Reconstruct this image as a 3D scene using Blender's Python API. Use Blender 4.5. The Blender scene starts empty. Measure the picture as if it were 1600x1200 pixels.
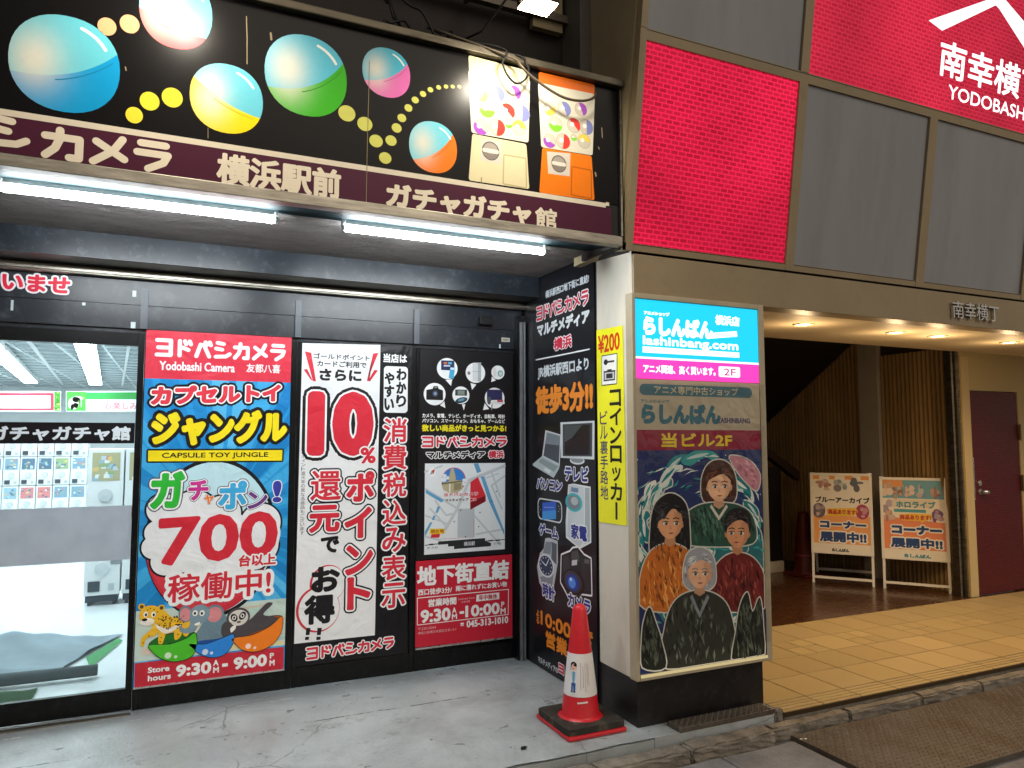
import bpy, bmesh, math, random
import numpy as np
from mathutils import Vector, Matrix
random.seed(7)
SC = bpy.context.scene
COL = SC.collection
# ---------------------------------------------------------------- camera
FPX = 1140.24
yaw, pitch, roll = [math.radians(a) for a in (24.649, 4.3084, -0.0455)]
CAM = np.array([0.0, 0.0, 1.65])
_f = np.array([math.sin(yaw)*math.cos(pitch), math.cos(yaw)*math.cos(pitch), math.sin(pitch)])
_r = np.array([math.cos(yaw), -math.sin(yaw), 0.0])
_u = np.cross(_r, _f)
RR = math.cos(roll)*_r + math.sin(roll)*_u
UU = -math.sin(roll)*_r + math.cos(roll)*_u
cam = bpy.data.cameras.new('camera'); camo = bpy.data.objects.new('camera', cam); COL.objects.link(camo)
cam.sensor_width = 36; cam.lens = 36*FPX/1600; cam.clip_end = 400; cam.clip_start = 0.05
M = Matrix(((RR[0], UU[0], -_f[0], CAM[0]), (RR[1], UU[1], -_f[1], CAM[1]), (RR[2], UU[2], -_f[2], CAM[2]), (0, 0, 0, 1)))
camo.matrix_world = M
SC.camera = camo
# ---------------------------------------------------------------- night sky and exposure
w = bpy.data.worlds.new('World'); SC.world = w; w.use_nodes = True
nt = w.node_tree; nt.nodes.clear()
out = nt.nodes.new('ShaderNodeOutputWorld'); bg = nt.nodes.new('ShaderNodeBackground')
tc = nt.nodes.new('ShaderNodeTexCoord'); sep = nt.nodes.new('ShaderNodeSeparateXYZ')
nt.links.new(tc.outputs['Generated'], sep.inputs[0])
rmp = nt.nodes.new('ShaderNodeValToRGB')            # city glow near the horizon, dark overhead
rmp.color_ramp.elements[0].position = 0.0; rmp.color_ramp.elements[0].color = (1.0, 0.86, 0.70, 1)
rmp.color_ramp.elements[1].position = 0.75; rmp.color_ramp.elements[1].color = (0.06, 0.06, 0.08, 1)
e = rmp.color_ramp.elements.new(0.28); e.color = (0.5, 0.45, 0.40, 1)
nt.links.new(sep.outputs['Z'], rmp.inputs[0])
mrg = nt.nodes.new('ShaderNodeMapRange')            # the lit shops across the street
mrg.inputs[1].default_value = 0.2; mrg.inputs[2].default_value = -0.9; mrg.inputs[3].default_value = 0.45; mrg.inputs[4].default_value = 1.55
nt.links.new(sep.outputs['Y'], mrg.inputs[0])
scl = nt.nodes.new('ShaderNodeVectorMath'); scl.operation = 'SCALE'
nt.links.new(rmp.outputs[0], scl.inputs[0]); nt.links.new(mrg.outputs[0], scl.inputs['Scale']); nt.links.new(scl.outputs[0], bg.inputs[0])
bg.inputs[1].default_value = 0.45
nt.links.new(bg.outputs[0], out.inputs[0])
sun = bpy.data.lights.new('street_fill', 'SUN'); sun.energy = 1.05; sun.angle = math.radians(38); sun.color = (1, .87, .70)   # added sun lamp, stands in for the unseen lit street behind the viewer
suno = bpy.data.objects.new('street_fill', sun); COL.objects.link(suno); suno.rotation_euler = Vector((-.22, .76, -.61)).to_track_quat('-Z', 'Y').to_euler()
SC.view_settings.view_transform = 'Standard'; SC.view_settings.look = 'None'
SC.view_settings.exposure = 0; SC.view_settings.gamma = 1
SC.render.engine = 'CYCLES'
SC.cycles.sample_clamp_indirect = 6; SC.cycles.use_denoising = True
SC.cycles.max_bounces = 8; SC.cycles.transparent_max_bounces = 16
TUBE_E = 150.0; FLOOD_W = 44.0; DOWN_W = 46.0; SHOP_E = 28.0

# ---------------------------------------------------------------- maths
def ray(x, y):
    return RR*((x-800)/FPX) + UU*(-(y-600)/FPX) + _f
class Plane:
    """a flat surface in the world: origin, two axes; px() finds where a sight line of the survey photo meets it"""
    def __init__(s, o, u, v):
        s.o = np.array(o, float); s.u = np.array(u, float)/np.linalg.norm(u); s.v = np.array(v, float)/np.linalg.norm(v)
        s.n = np.cross(s.u, s.v)
    def uv(s, x, y):
        d = ray(x, y); t = ((s.o-CAM)@s.n)/(d@s.n); P = CAM+t*d-s.o
        return (float(P@s.u), float(P@s.v))
    def uvs(s, pts): return [s.uv(*p) for p in pts]
    def rect(s, pts):
        q = s.uvs(pts); us = sorted(a for a, b in q); vs = sorted(b for a, b in q)
        return (us[0]+us[1])/2, (us[2]+us[3])/2, (vs[0]+vs[1])/2, (vs[2]+vs[3])/2
    def at(s, a, b, h=0.0): return s.o + s.u*a + s.v*b + s.n*h
def fz(x, y, z=0.0):
    d = ray(x, y); return CAM + d*(z-CAM[2])/d[2]
def fy(x, y, Y):
    d = ray(x, y); return CAM + d*Y/d[1]
def lin(c):
    if isinstance(c, str):
        c = [int(c[i:i+2], 16)/255 for i in (1, 3, 5)]
        return tuple((a/12.92 if a <= .04045 else ((a+.055)/1.055)**2.4) for a in c)
    return tuple(c)

# ---------------------------------------------------------------- materials
MATS = {}
def nodes(name):
    m = bpy.data.materials.new(name); m.use_nodes = True
    return m, m.node_tree, m.node_tree.nodes['Principled BSDF']
def lk(nt, a, b): nt.links.new(a, b)
def pmat(name, col, rough=.5, metal=0., var=.15, scale=6., bump=0., bscale=60., stretch=(1, 1, 1), coat=0., dirt=0., dirtcol='#1a1714', dscale=3., spec=.4):
    if name in MATS: return MATS[name]
    m, nt, b = nodes(name); N = nt.nodes
    tc = N.new('ShaderNodeTexCoord'); mp = N.new('ShaderNodeMapping'); mp.inputs['Scale'].default_value = stretch
    lk(nt, tc.outputs['Object'], mp.inputs[0])
    nz = N.new('ShaderNodeTexNoise'); nz.inputs['Scale'].default_value = scale; nz.inputs['Detail'].default_value = 6; nz.inputs['Roughness'].default_value = .62
    lk(nt, mp.outputs[0], nz.inputs['Vector'])
    c = lin(col)
    r = N.new('ShaderNodeValToRGB'); r.color_ramp.elements[0].position = .3; r.color_ramp.elements[1].position = .72
    r.color_ramp.elements[0].color = (*[x*(1-var) for x in c], 1); r.color_ramp.elements[1].color = (*[min(1, x*(1+var)) for x in c], 1)
    lk(nt, nz.outputs['Fac'], r.inputs[0]); src = r.outputs[0]
    if dirt > 0:
        n2 = N.new('ShaderNodeTexNoise'); n2.inputs['Scale'].default_value = dscale; n2.inputs['Detail'].default_value = 9; n2.inputs['Roughness'].default_value = .7
        lk(nt, mp.outputs[0], n2.inputs['Vector'])
        r2 = N.new('ShaderNodeValToRGB'); r2.color_ramp.elements[0].position = .52; r2.color_ramp.elements[1].position = .75
        r2.color_ramp.elements[0].color = (0, 0, 0, 1); r2.color_ramp.elements[1].color = (dirt, dirt, dirt, 1)
        lk(nt, n2.outputs['Fac'], r2.inputs[0])
        mx = N.new('ShaderNodeMixRGB'); lk(nt, r2.outputs[0], mx.inputs[0]); lk(nt, src, mx.inputs[1]); mx.inputs[2].default_value = (*lin(dirtcol), 1)
        src = mx.outputs[0]
    lk(nt, src, b.inputs['Base Color'])
    rr = N.new('ShaderNodeMapRange'); rr.inputs[3].default_value = max(0.02, rough*.8); rr.inputs[4].default_value = min(1, rough*1.2)
    lk(nt, nz.outputs['Fac'], rr.inputs[0]); lk(nt, rr.outputs[0], b.inputs['Roughness'])
    b.inputs['Metallic'].default_value = metal; b.inputs['Specular IOR Level'].default_value = spec
    if coat: b.inputs['Coat Weight'].default_value = coat; b.inputs['Coat Roughness'].default_value = .08
    if bump > 0:
        n3 = N.new('ShaderNodeTexNoise'); n3.inputs['Scale'].default_value = bscale; n3.inputs['Detail'].default_value = 4
        lk(nt, mp.outputs[0], n3.inputs['Vector'])
        bp = N.new('ShaderNodeBump'); bp.inputs['Strength'].default_value = bump; bp.inputs['Distance'].default_value = .01
        lk(nt, n3.outputs['Fac'], bp.inputs['Height']); lk(nt, bp.outputs[0], b.inputs['Normal'])
    MATS[name] = m; return m
def emat(name, col, strength):
    if name in MATS: return MATS[name]
    m, nt, b = nodes(name)
    b.inputs['Base Color'].default_value = (*lin(col), 1); b.inputs['Emission Color'].default_value = (*lin(col), 1)
    b.inputs['Emission Strength'].default_value = strength
    MATS[name] = m; return m
def print_mat(name, rough=.4, wrinkle=0., emit=0., gain=1., coat=0., wscale=5., wdist=.02, spec=.25):
    """ink on a sheet: the colours are the print's own"""
    if name in MATS: return MATS[name]
    m, nt, b = nodes(name); N = nt.nodes
    at = N.new('ShaderNodeAttribute'); at.attribute_name = 'ink'
    tc = N.new('ShaderNodeTexCoord')
    nz = N.new('ShaderNodeTexNoise'); nz.inputs['Scale'].default_value = 30; nz.inputs['Detail'].default_value = 5
    lk(nt, tc.outputs['Object'], nz.inputs['Vector'])
    mr = N.new('ShaderNodeMapRange'); mr.inputs[3].default_value = .94*gain; mr.inputs[4].default_value = 1.04*gain
    lk(nt, nz.outputs['Fac'], mr.inputs[0])
    vm = N.new('ShaderNodeVectorMath'); vm.operation = 'SCALE'
    lk(nt, at.outputs['Color'], vm.inputs[0]); lk(nt, mr.outputs[0], vm.inputs['Scale'])
    lk(nt, vm.outputs[0], b.inputs['Base Color'])
    b.inputs['Roughness'].default_value = rough; b.inputs['Specular IOR Level'].default_value = spec
    if coat: b.inputs['Coat Weight'].default_value = coat; b.inputs['Coat Roughness'].default_value = .05
    if emit:
        lk(nt, vm.outputs[0], b.inputs['Emission Color']); b.inputs['Emission Strength'].default_value = emit
    if wrinkle:
        n3 = N.new('ShaderNodeTexNoise'); n3.inputs['Scale'].default_value = wscale; n3.inputs['Detail'].default_value = 3; n3.inputs['Distortion'].default_value = .8
        lk(nt, tc.outputs['Object'], n3.inputs['Vector'])
        bp = N.new('ShaderNodeBump'); bp.inputs['Strength'].default_value = wrinkle; bp.inputs['Distance'].default_value = wdist
        lk(nt, n3.outputs['Fac'], bp.inputs['Height']); lk(nt, bp.outputs[0], b.inputs['Normal'])
    MATS[name] = m; return m
def glass_mat():
    if 'glass' in MATS: return MATS['glass']
    m = bpy.data.materials.new('glass'); m.use_nodes = True; nt = m.node_tree; N = nt.nodes; N.clear()
    o = N.new('ShaderNodeOutputMaterial'); t = N.new('ShaderNodeBsdfTransparent'); t.inputs[0].default_value = (.9, .95, .95, 1)
    g = N.new('ShaderNodeBsdfGlossy'); g.inputs['Roughness'].default_value = .02
    fr = N.new('ShaderNodeFresnel'); fr.inputs[0].default_value = 1.45
    mx = N.new('ShaderNodeMixShader'); lk(nt, fr.outputs[0], mx.inputs[0]); lk(nt, t.outputs[0], mx.inputs[1]); lk(nt, g.outputs[0], mx.inputs[2])
    lk(nt, mx.outputs[0], o.inputs[0]); MATS['glass'] = m; return m
def frosted_mat():
    if 'frosted' in MATS: return MATS['frosted']
    m = bpy.data.materials.new('frosted'); m.use_nodes = True; nt = m.node_tree; N = nt.nodes; N.clear()
    o = N.new('ShaderNodeOutputMaterial'); t = N.new('ShaderNodeBsdfTranslucent'); t.inputs[0].default_value = (.50, .56, .64, 1)
    d = N.new('ShaderNodeBsdfDiffuse'); tc = N.new('ShaderNodeTexCoord'); nz = N.new('ShaderNodeTexNoise'); nz.inputs['Scale'].default_value = 9; nz.inputs['Detail'].default_value = 6
    r = N.new('ShaderNodeValToRGB'); r.color_ramp.elements[0].color = (.52, .58, .66, 1); r.color_ramp.elements[1].color = (.60, .66, .74, 1); r.color_ramp.elements[0].position = .35; r.color_ramp.elements[1].position = .6
    lk(nt, tc.outputs['Object'], nz.inputs['Vector']); lk(nt, nz.outputs['Fac'], r.inputs[0]); lk(nt, r.outputs[0], d.inputs[0])
    mx = N.new('ShaderNodeMixShader'); mx.inputs[0].default_value = .35
    lk(nt, d.outputs[0], mx.inputs[1]); lk(nt, t.outputs[0], mx.inputs[2]); lk(nt, mx.outputs[0], o.inputs[0]); MATS['frosted'] = m; return m

# ---------------------------------------------------------------- objects
ORG = {}
def tag(o, label=None, cat=None, group=None, kind=None):
    if label: o['label'] = label
    if cat: o['category'] = cat
    if group: o['group'] = group
    if kind: o['kind'] = kind
    return o
def link(o, parent, origin):
    COL.objects.link(o); ORG[o.name] = np.array(origin, float)
    if parent is not None:
        o.parent = parent; o.location = Vector(np.array(origin)-ORG[parent.name])
    else: o.location = Vector(origin)
    return o
def empty(name, loc, label, cat, group=None):
    o = bpy.data.objects.new(name, None); o.empty_display_size = .1
    link(o, None, loc); return tag(o, label, cat, group)
def mesh_obj(name, V, F, mat, parent=None, ink=None, smooth=False, origin=None):
    V = np.asarray(V, float).reshape(-1, 3)
    if origin is None:
        if parent is not None: origin = ORG[parent.name]
        else:
            lo, hi = V.min(0), V.max(0); origin = np.array([(lo[0]+hi[0])/2, (lo[1]+hi[1])/2, lo[2]])
    me = bpy.data.meshes.new(name); me.from_pydata((V-np.array(origin)).tolist(), [], F); me.update()
    if ink is not None:
        a = me.color_attributes.new('ink', 'FLOAT_COLOR', 'POINT')
        c = np.ones((len(V), 4), np.float32); c[:, :3] = np.asarray(ink, np.float32); a.data.foreach_set('color', c.ravel())
    me.materials.append(mat)
    if smooth: me.polygons.foreach_set('use_smooth', [True]*len(me.polygons))
    return link(bpy.data.objects.new(name, me), parent, origin)
class MB:
    """collects boxes, tubes and lathes into ONE mesh"""
    def __init__(s): s.V = []; s.F = []
    def add(s, V, F):
        k = len(s.V); s.V += [tuple(map(float, p)) for p in V]; s.F += [[i+k for i in f] for f in F]; return s
    def box(s, x0, x1, y0, y1, z0, z1, bev=0.0):
        if bev > 0:
            bm = bmesh.new(); bmesh.ops.create_cube(bm, size=1)
            for v in bm.verts: v.co = Vector(((x0+x1)/2+v.co.x*(x1-x0), (y0+y1)/2+v.co.y*(y1-y0), (z0+z1)/2+v.co.z*(z1-z0)))
            bmesh.ops.bevel(bm, geom=bm.edges[:], offset=bev, segments=2, affect='EDGES', profile=.6)
            bm.verts.index_update(); V = [tuple(v.co) for v in bm.verts]; F = [[v.index for v in f.verts] for f in bm.faces]; bm.free()
            return s.add(V, F)
        V = [(x0, y0, z0), (x1, y0, z0), (x1, y1, z0), (x0, y1, z0), (x0, y0, z1), (x1, y0, z1), (x1, y1, z1), (x0, y1, z1)]
        return s.add(V, [[0, 3, 2, 1], [4, 5, 6, 7], [0, 1, 5, 4], [1, 2, 6, 5], [2, 3, 7, 6], [3, 0, 4, 7]])
    def pbox(s, P, a0, a1, b0, b1, h0, h1):
        V = [P.at(a, b, h) for h in (h0, h1) for a, b in ((a0, b0), (a1, b0), (a1, b1), (a0, b1))]
        return s.add(V, [[0, 3, 2, 1], [4, 5, 6, 7], [0, 1, 5, 4], [1, 2, 6, 5], [2, 3, 7, 6], [3, 0, 4, 7]])
    def prism(s, bot, top):
        n = len(bot); return s.add(list(bot)+list(top), [list(range(n))[::-1], list(range(n, 2*n))]+[[i, (i+1) % n, n+(i+1) % n, n+i] for i in range(n)])
    def tube(s, pts, r, seg=8, caps=True):
        pts = [np.array(p, float) for p in pts]; V = []; F = []
        rs = r if isinstance(r, (list, tuple)) else [r]*len(pts)
        prev = None
        for i, p in enumerate(pts):
            d = pts[min(i+1, len(pts)-1)]-pts[max(i-1, 0)]; d /= np.linalg.norm(d)+1e-9
            a = prev if prev is not None else (np.array([0, 0, 1.]) if abs(d[2]) < .9 else np.array([1., 0, 0]))
            a = a-d*(a@d); a /= np.linalg.norm(a); prev = a; b = np.cross(d, a)
            V += [p+rs[i]*(math.cos(t)*a+math.sin(t)*b) for t in [2*math.pi*k/seg for k in range(seg)]]
        for i in range(len(pts)-1):
            for k in range(seg): F.append([i*seg+k, i*seg+(k+1) % seg, (i+1)*seg+(k+1) % seg, (i+1)*seg+k])
        if caps: F.append(list(range(seg))[::-1]); F.append([(len(pts)-1)*seg+k for k in range(seg)])
        return s.add(V, F)
    def lathe(s, c, prof, seg=40):
        V = []; F = []; n = len(prof)
        for k in range(seg):
            t = 2*math.pi*k/seg; V += [(c[0]+r*math.cos(t), c[1]+r*math.sin(t), c[2]+z) for r, z in prof]
        for k in range(seg):
            for i in range(n-1): F.append([k*n+i, ((k+1) % seg)*n+i, ((k+1) % seg)*n+i+1, k*n+i+1])
        return s.add(V, F)
    def build(s, name, mat, parent=None, smooth=False, origin=None): return mesh_obj(name, s.V, s.F, mat, parent, smooth=smooth, origin=origin)
def copy_tree(o, parent=None, shift=None):
    c = o.copy(); COL.objects.link(c); c.parent = parent
    if shift is not None: c.location = o.location + Vector(shift)
    for ch in o.children: copy_tree(ch, c)
    return c
def struct(o, kind='structure'): o['kind'] = kind; return o

# ---------------------------------------------------------------- lettering
_TXT = {}
def glyphs(body, res=3):
    key = (body, res)
    if key in _TXT: return _TXT[key]
    cu = bpy.data.curves.new('lettering_source', 'FONT'); cu.body = body; cu.resolution_u = res; cu.size = 1
    o = bpy.data.objects.new('lettering_source', cu); COL.objects.link(o)
    me = bpy.data.meshes.new_from_object(o.evaluated_get(bpy.context.evaluated_depsgraph_get()))
    V = np.array([v.co[:2] for v in me.vertices]).reshape(-1, 2); F = [list(p.vertices) for p in me.polygons]
    cnt = {}
    for f in F:
        for i in range(len(f)):
            e = (f[i], f[(i+1) % len(f)]); k = (min(e), max(e)); cnt[k] = cnt.get(k, 0)+1
    E = np.array([k for k, c in cnt.items() if c == 1], int).reshape(-1, 2)
    bpy.data.objects.remove(o); bpy.data.curves.remove(cu); bpy.data.meshes.remove(me)
    _TXT[key] = (V, F, E); return _TXT[key]
self_n = [0]
STROKES = {'ヨ': [[(.02, 1), (.95, 1), (.95, 0)], [(.1, .5), (.95, .5)], [(.02, 0), (.95, 0)]],
  'ド': [[(.2, 1), (.2, 0)], [(.2, .62), (.8, .40)], [(.55, 1), (.63, .80)], [(.88, 1), (.96, .80)]],
  'バ': [[(.28, .82), (.0, .0)], [(.5, .82), (.5, .82), (.9, .0)], [(.62, 1), (.70, .80)], [(.92, 1), (1, .80)]],
  'シ': [[(.12, 1), (.55, .94)], [(.02, .60), (.45, .53)], [(.0, .02), (.72, .06), (1, .24)]],
  'カ': [[(.0, .74), (.95, .74), (.95, .0), (.68, .0)], [(.40, 1), (.40, .66), (.28, .30), (.02, .0)]],
  'メ': [[(.88, 1), (.62, .5), (.05, .0)], [(.12, .80), (.95, .22)]],
  'ラ': [[(.12, 1), (.88, 1)], [(.02, .62), (.95, .62), (.82, .30), (.36, .0)]]}
LZ = .0004
class Flat:
    """printed shapes lying on a plane, collected into ONE mesh"""
    def __init__(s, P): s.P = P; s.V = []; s.F = []; s.C = []
    def raw(s, uvh, faces, cols):
        k = len(s.V); s.V += [s.P.at(a, b, h) for a, b, h in uvh]; s.F += [[i+k for i in f] for f in faces]
        if len(cols) == len(uvh) and not isinstance(cols[0], float): s.C += [lin(c) for c in cols]
        else: s.C += [lin(cols)]*len(uvh)
    def polyuv(s, q, col, L=1): s.raw([(a, b, L*LZ) for a, b in q], [list(range(len(q)))], [col]*len(q)); return q
    def poly(s, pts, col, L=1): return s.polyuv(s.P.uvs(pts), col, L)
    def fat(s, q, r, col, L=1, closed=True, disc=8, fill=False):
        q = np.array(q); n = len(q); E = [(i, (i+1) % n) for i in range(n if closed else n-1)]
        s._dil(q, E, r, col, L, disc)
        if fill: s.polyuv([tuple(p) for p in q], col, L+.3)
    def line(s, pts, wpx, col, L=1, closed=False):
        q = s.P.uvs(pts); a = np.array(s.P.uv(pts[0][0], pts[0][1])); b = np.array(s.P.uv(pts[0][0], pts[0][1]+10))
        s.fat(q, np.linalg.norm(a-b)/10*wpx/2, col, L, closed)
    def _dil(s, V, E, r, col, L, disc=8, rs=None):
        """thickens lines: a quad per edge and a disc per corner, overlapping pieces stacked a hair apart"""
        Q = []
        for a, b in E:
            p, q = V[a], V[b]; d = q-p; l = math.hypot(*d)
            if l < 1e-7: continue
            nx, ny = -d[1]/l*r, d[0]/l*r
            Q.append([(p[0]+nx, p[1]+ny), (p[0]-nx, p[1]-ny), (q[0]-nx, q[1]-ny), (q[0]+nx, q[1]+ny)])
        if disc:
            used = sorted({i for e in E for i in e})
            cs = [(math.cos(2*math.pi*t/disc+.2)*r, math.sin(2*math.pi*t/disc+.2)*r) for t in range(disc)]
            Q += [[(V[i][0]+c, V[i][1]+d) for c, d in cs] for i in used]
        if not Q: return
        B = np.array([[min(p[0] for p in q), max(p[0] for p in q), min(p[1] for p in q), max(p[1] for p in q)] for q in Q])
        slot = np.zeros(len(Q), int); self_n[0] += 1; ph = (self_n[0] % 5)*2.2e-6; uvh = []; F = []
        for i, q in enumerate(Q):
            if i:
                m = (B[:i, 0] <= B[i, 1]) & (B[:i, 1] >= B[i, 0]) & (B[:i, 2] <= B[i, 3]) & (B[:i, 3] >= B[i, 2])
                taken = set(slot[:i][m].tolist()); k = 0
                while k in taken: k += 1
                slot[i] = k
            h = L*LZ+(slot[i] % 28)*1.1e-5+ph+4e-6; k = len(uvh); uvh += [(x, y, h) for x, y in q]; F.append(list(range(k, k+len(q))))
        s.raw(uvh, F, [col]*len(uvh))
    def text(s, body, x0, x1, xc, yt, yb, col, L=2, bold=0., lines=(), slope=0., res=3, disc=8):
        """ink box from x0 to x1, and from yt to yb measured in the column xc; bold and outline radii are fractions of the height"""
        yc = (yt+yb)/2; P = s.P
        u0 = P.uv(x0, yc)[0]; u1 = P.uv(x1, yc)[0]; vt = P.uv(xc, yt)[1]; vb = P.uv(xc, yb)[1]
        return s.textuv(body, u0, u1, vb, vt, col, L, bold, lines, slope, res, disc)
    def textuv(s, body, u0, u1, v0, v1, col, L=2, bold=0., lines=(), slope=0., res=3, disc=8, rot=0.):
        V, F, E = glyphs(body, res); V = V.copy(); lo, hi = V.min(0), V.max(0); H = v1-v0; r = bold*H
        V[:, 0] = u0+r+(V[:, 0]-lo[0])/max(hi[0]-lo[0], 1e-6)*(u1-u0-2*r)
        if hi[1]-lo[1] < .12*(hi[0]-lo[0]) and len(body) == 1: V[:, 1] = (v0+v1)/2+(V[:, 1]-(lo[1]+hi[1])/2)*(u1-u0)/(hi[0]-lo[0])
        else: V[:, 1] = v0+r+(V[:, 1]-lo[1])/max(hi[1]-lo[1], 1e-6)*(v1-v0-2*r)
        if slope: V[:, 1] += (V[:, 0]-(u0+u1)/2)*slope
        if rot:
            c = np.array([(u0+u1)/2, (v0+v1)/2]); a = math.radians(rot); R2 = np.array([[math.cos(a), -math.sin(a)], [math.sin(a), math.cos(a)]]); V = (V-c)@R2.T+c
        for i, (rr, cc) in enumerate(sorted(lines, key=lambda t: -t[0])):
            s._dil(V, E, r+rr*H, cc, L+i, disc); s.raw([(a, b, (L+i)*LZ+3.3e-4) for a, b in V], F, [cc]*len(V))
        T = L+len(lines)
        if r: s._dil(V, E, r, col, T, disc)
        s.raw([(a, b, T*LZ+3.3e-4) for a, b in V], F, [col]*len(V))
    def wordmark(s, body, x0, x1, xc, yt, yb, col, L=2, wt=.095, lines=(), slope=0.):
        """heavy block katakana drawn stroke by stroke"""
        P = s.P; yc = (yt+yb)/2; u0 = P.uv(x0, yc)[0]; u1 = P.uv(x1, yc)[0]; v1 = P.uv(xc, yt)[1]; v0 = P.uv(xc, yb)[1]
        H = v1-v0; r = wt*H; cw = (u1-u0)/len(body); V = []; E = []
        for i, ch in enumerate(body):
            for st in STROKES[ch]:
                for k, (a, b) in enumerate(st):
                    x = u0+cw*i+r*1.1+a*(cw*.97-2.2*r); V.append((x, v0+r+b*(H-2*r)+(x-(u0+u1)/2)*slope))
                    if k: E.append((len(V)-2, len(V)-1))
        V = np.array(V)
        for i, (rr, cc) in enumerate(sorted(lines, key=lambda t: -t[0])): s._dil(V, E, r+rr*H, cc, L+i, 12)
        s._dil(V, E, r, col, L+len(lines), 12)
    def vtext(s, body, x0, x1, y0, y1, col, L=2, bold=0., lines=(), gap=.08, res=3, turn='ー', disc=8):
        """one character under the other, each filling its cell; (x0,x1) at the column's middle height"""
        P = s.P; ym = (y0+y1)/2; xm = (x0+x1)/2
        u0 = P.uv(x0, ym)[0]; u1 = P.uv(x1, ym)[0]; vt = P.uv(xm, y0)[1]; vb = P.uv(xm, y1)[1]
        n = len(body); h = (vt-vb)/n
        for i, ch in enumerate(body):
            b = vt-(i+1)*h+h*gap/2; t = vt-i*h-h*gap/2; a, c = u0, u1
            if ch in turn:
                ch = '|'; m = (u0+u1)/2; k = (u1-u0)*.09; a, c = m-k, m+k
            elif ch in 'ッャョィ': a = u0+(u1-u0)*.15; c = u1-(u1-u0)*.1; t -= h*.15
            s.textuv(ch, a, c, b, t, col, L, bold, lines, 0, res, disc)
    def ell(s, x0, x1, y0, y1, col, L=1, n=32, grad=None):
        P = s.P; ym = (y0+y1)/2; xm = (x0+x1)/2
        a0 = P.uv(x0, ym)[0]; a1 = P.uv(x1, ym)[0]; b0 = P.uv(xm, y1)[1]; b1 = P.uv(xm, y0)[1]
        cu, cv, ru, rv = (a0+a1)/2, (b0+b1)/2, (a1-a0)/2, (b1-b0)/2
        return s.elluv(cu, cv, ru, rv, col, L, n)
    def elluv(s, cu, cv, ru, rv, col, L=1, n=32, rot=0.):
        q = []
        for k in range(n):
            t = 2*math.pi*k/n; x, y = ru*math.cos(t), rv*math.sin(t)
            q.append((cu+x*math.cos(rot)-y*math.sin(rot), cv+x*math.sin(rot)+y*math.cos(rot)))
        return s.polyuv(q, col, L)
    def rrect(s, u0, u1, v0, v1, r, col, L=1, n=5):
        q = []
        for cx, cy, t0 in ((u1-r, v1-r, 0), (u0+r, v1-r, 90), (u0+r, v0+r, 180), (u1-r, v0+r, 270)):
            q += [(cx+r*math.cos(math.radians(t0+90*k/n)), cy+r*math.sin(math.radians(t0+90*k/n))) for k in range(n+1)]
        return s.polyuv(q, col, L)
    def build(s, name, mat, parent=None): return mesh_obj(name, s.V, s.F, mat, parent, ink=s.C)
def mixc(a, b, t): a, b = lin(a), lin(b); t = max(0, min(1, t)); return tuple(x*(1-t)+y*t for x, y in zip(a, b))
def sheet(name, P, quad, col, mat, thick=.003, label=None, cat=None, group=None, uv=False):
    """a thin sheet of real thickness whose front is the plane P"""
    q = quad if uv else P.uvs(quad); n = len(q)
    V = [P.at(a, b, -thick) for a, b in q]+[P.at(a, b, 0) for a, b in q]
    F = [list(range(n))[::-1], list(range(n, 2*n))]+[[i, (i+1) % n, n+(i+1) % n, n+i] for i in range(n)]
    o = mesh_obj(name, V, F, mat, None, ink=[lin(col)]*len(V)); return tag(o, label, cat, group)
# ================================================================ SETTING
P_SIGN = Plane((0, 3.60, 0), (1, 0, 0), (0, 0, 1))
P_DOOR = Plane((0, 5.105, 0), (1, 0, 0), (0, 0, 1))
P_HEAD = Plane((0, 5.118, 0), (1, 0, 0), (0, 0, 1))
P_GLAS = Plane((0, 5.1425, 0), (1, 0, 0), (0, 0, 1))
P_SIDE = Plane((2.438, 0, 0), (0, -1, 0), (0, 0, 1))
P_PIL = Plane((2.446, 0, 0), (0, -1, 0), (0, 0, 1))
P_BOX = Plane((0, 3.555, 0), (1, 0, 0), (0, 0, 1))
P_BEAM = Plane((0, 3.60, 0), (1, 0, 0), (0, 0, 1))
LEAN = math.atan(.17/1.17)
P_UP = Plane((0, 3.60, 2.80), (1, 0, 0), (0, -math.sin(LEAN), math.cos(LEAN)))
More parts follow.
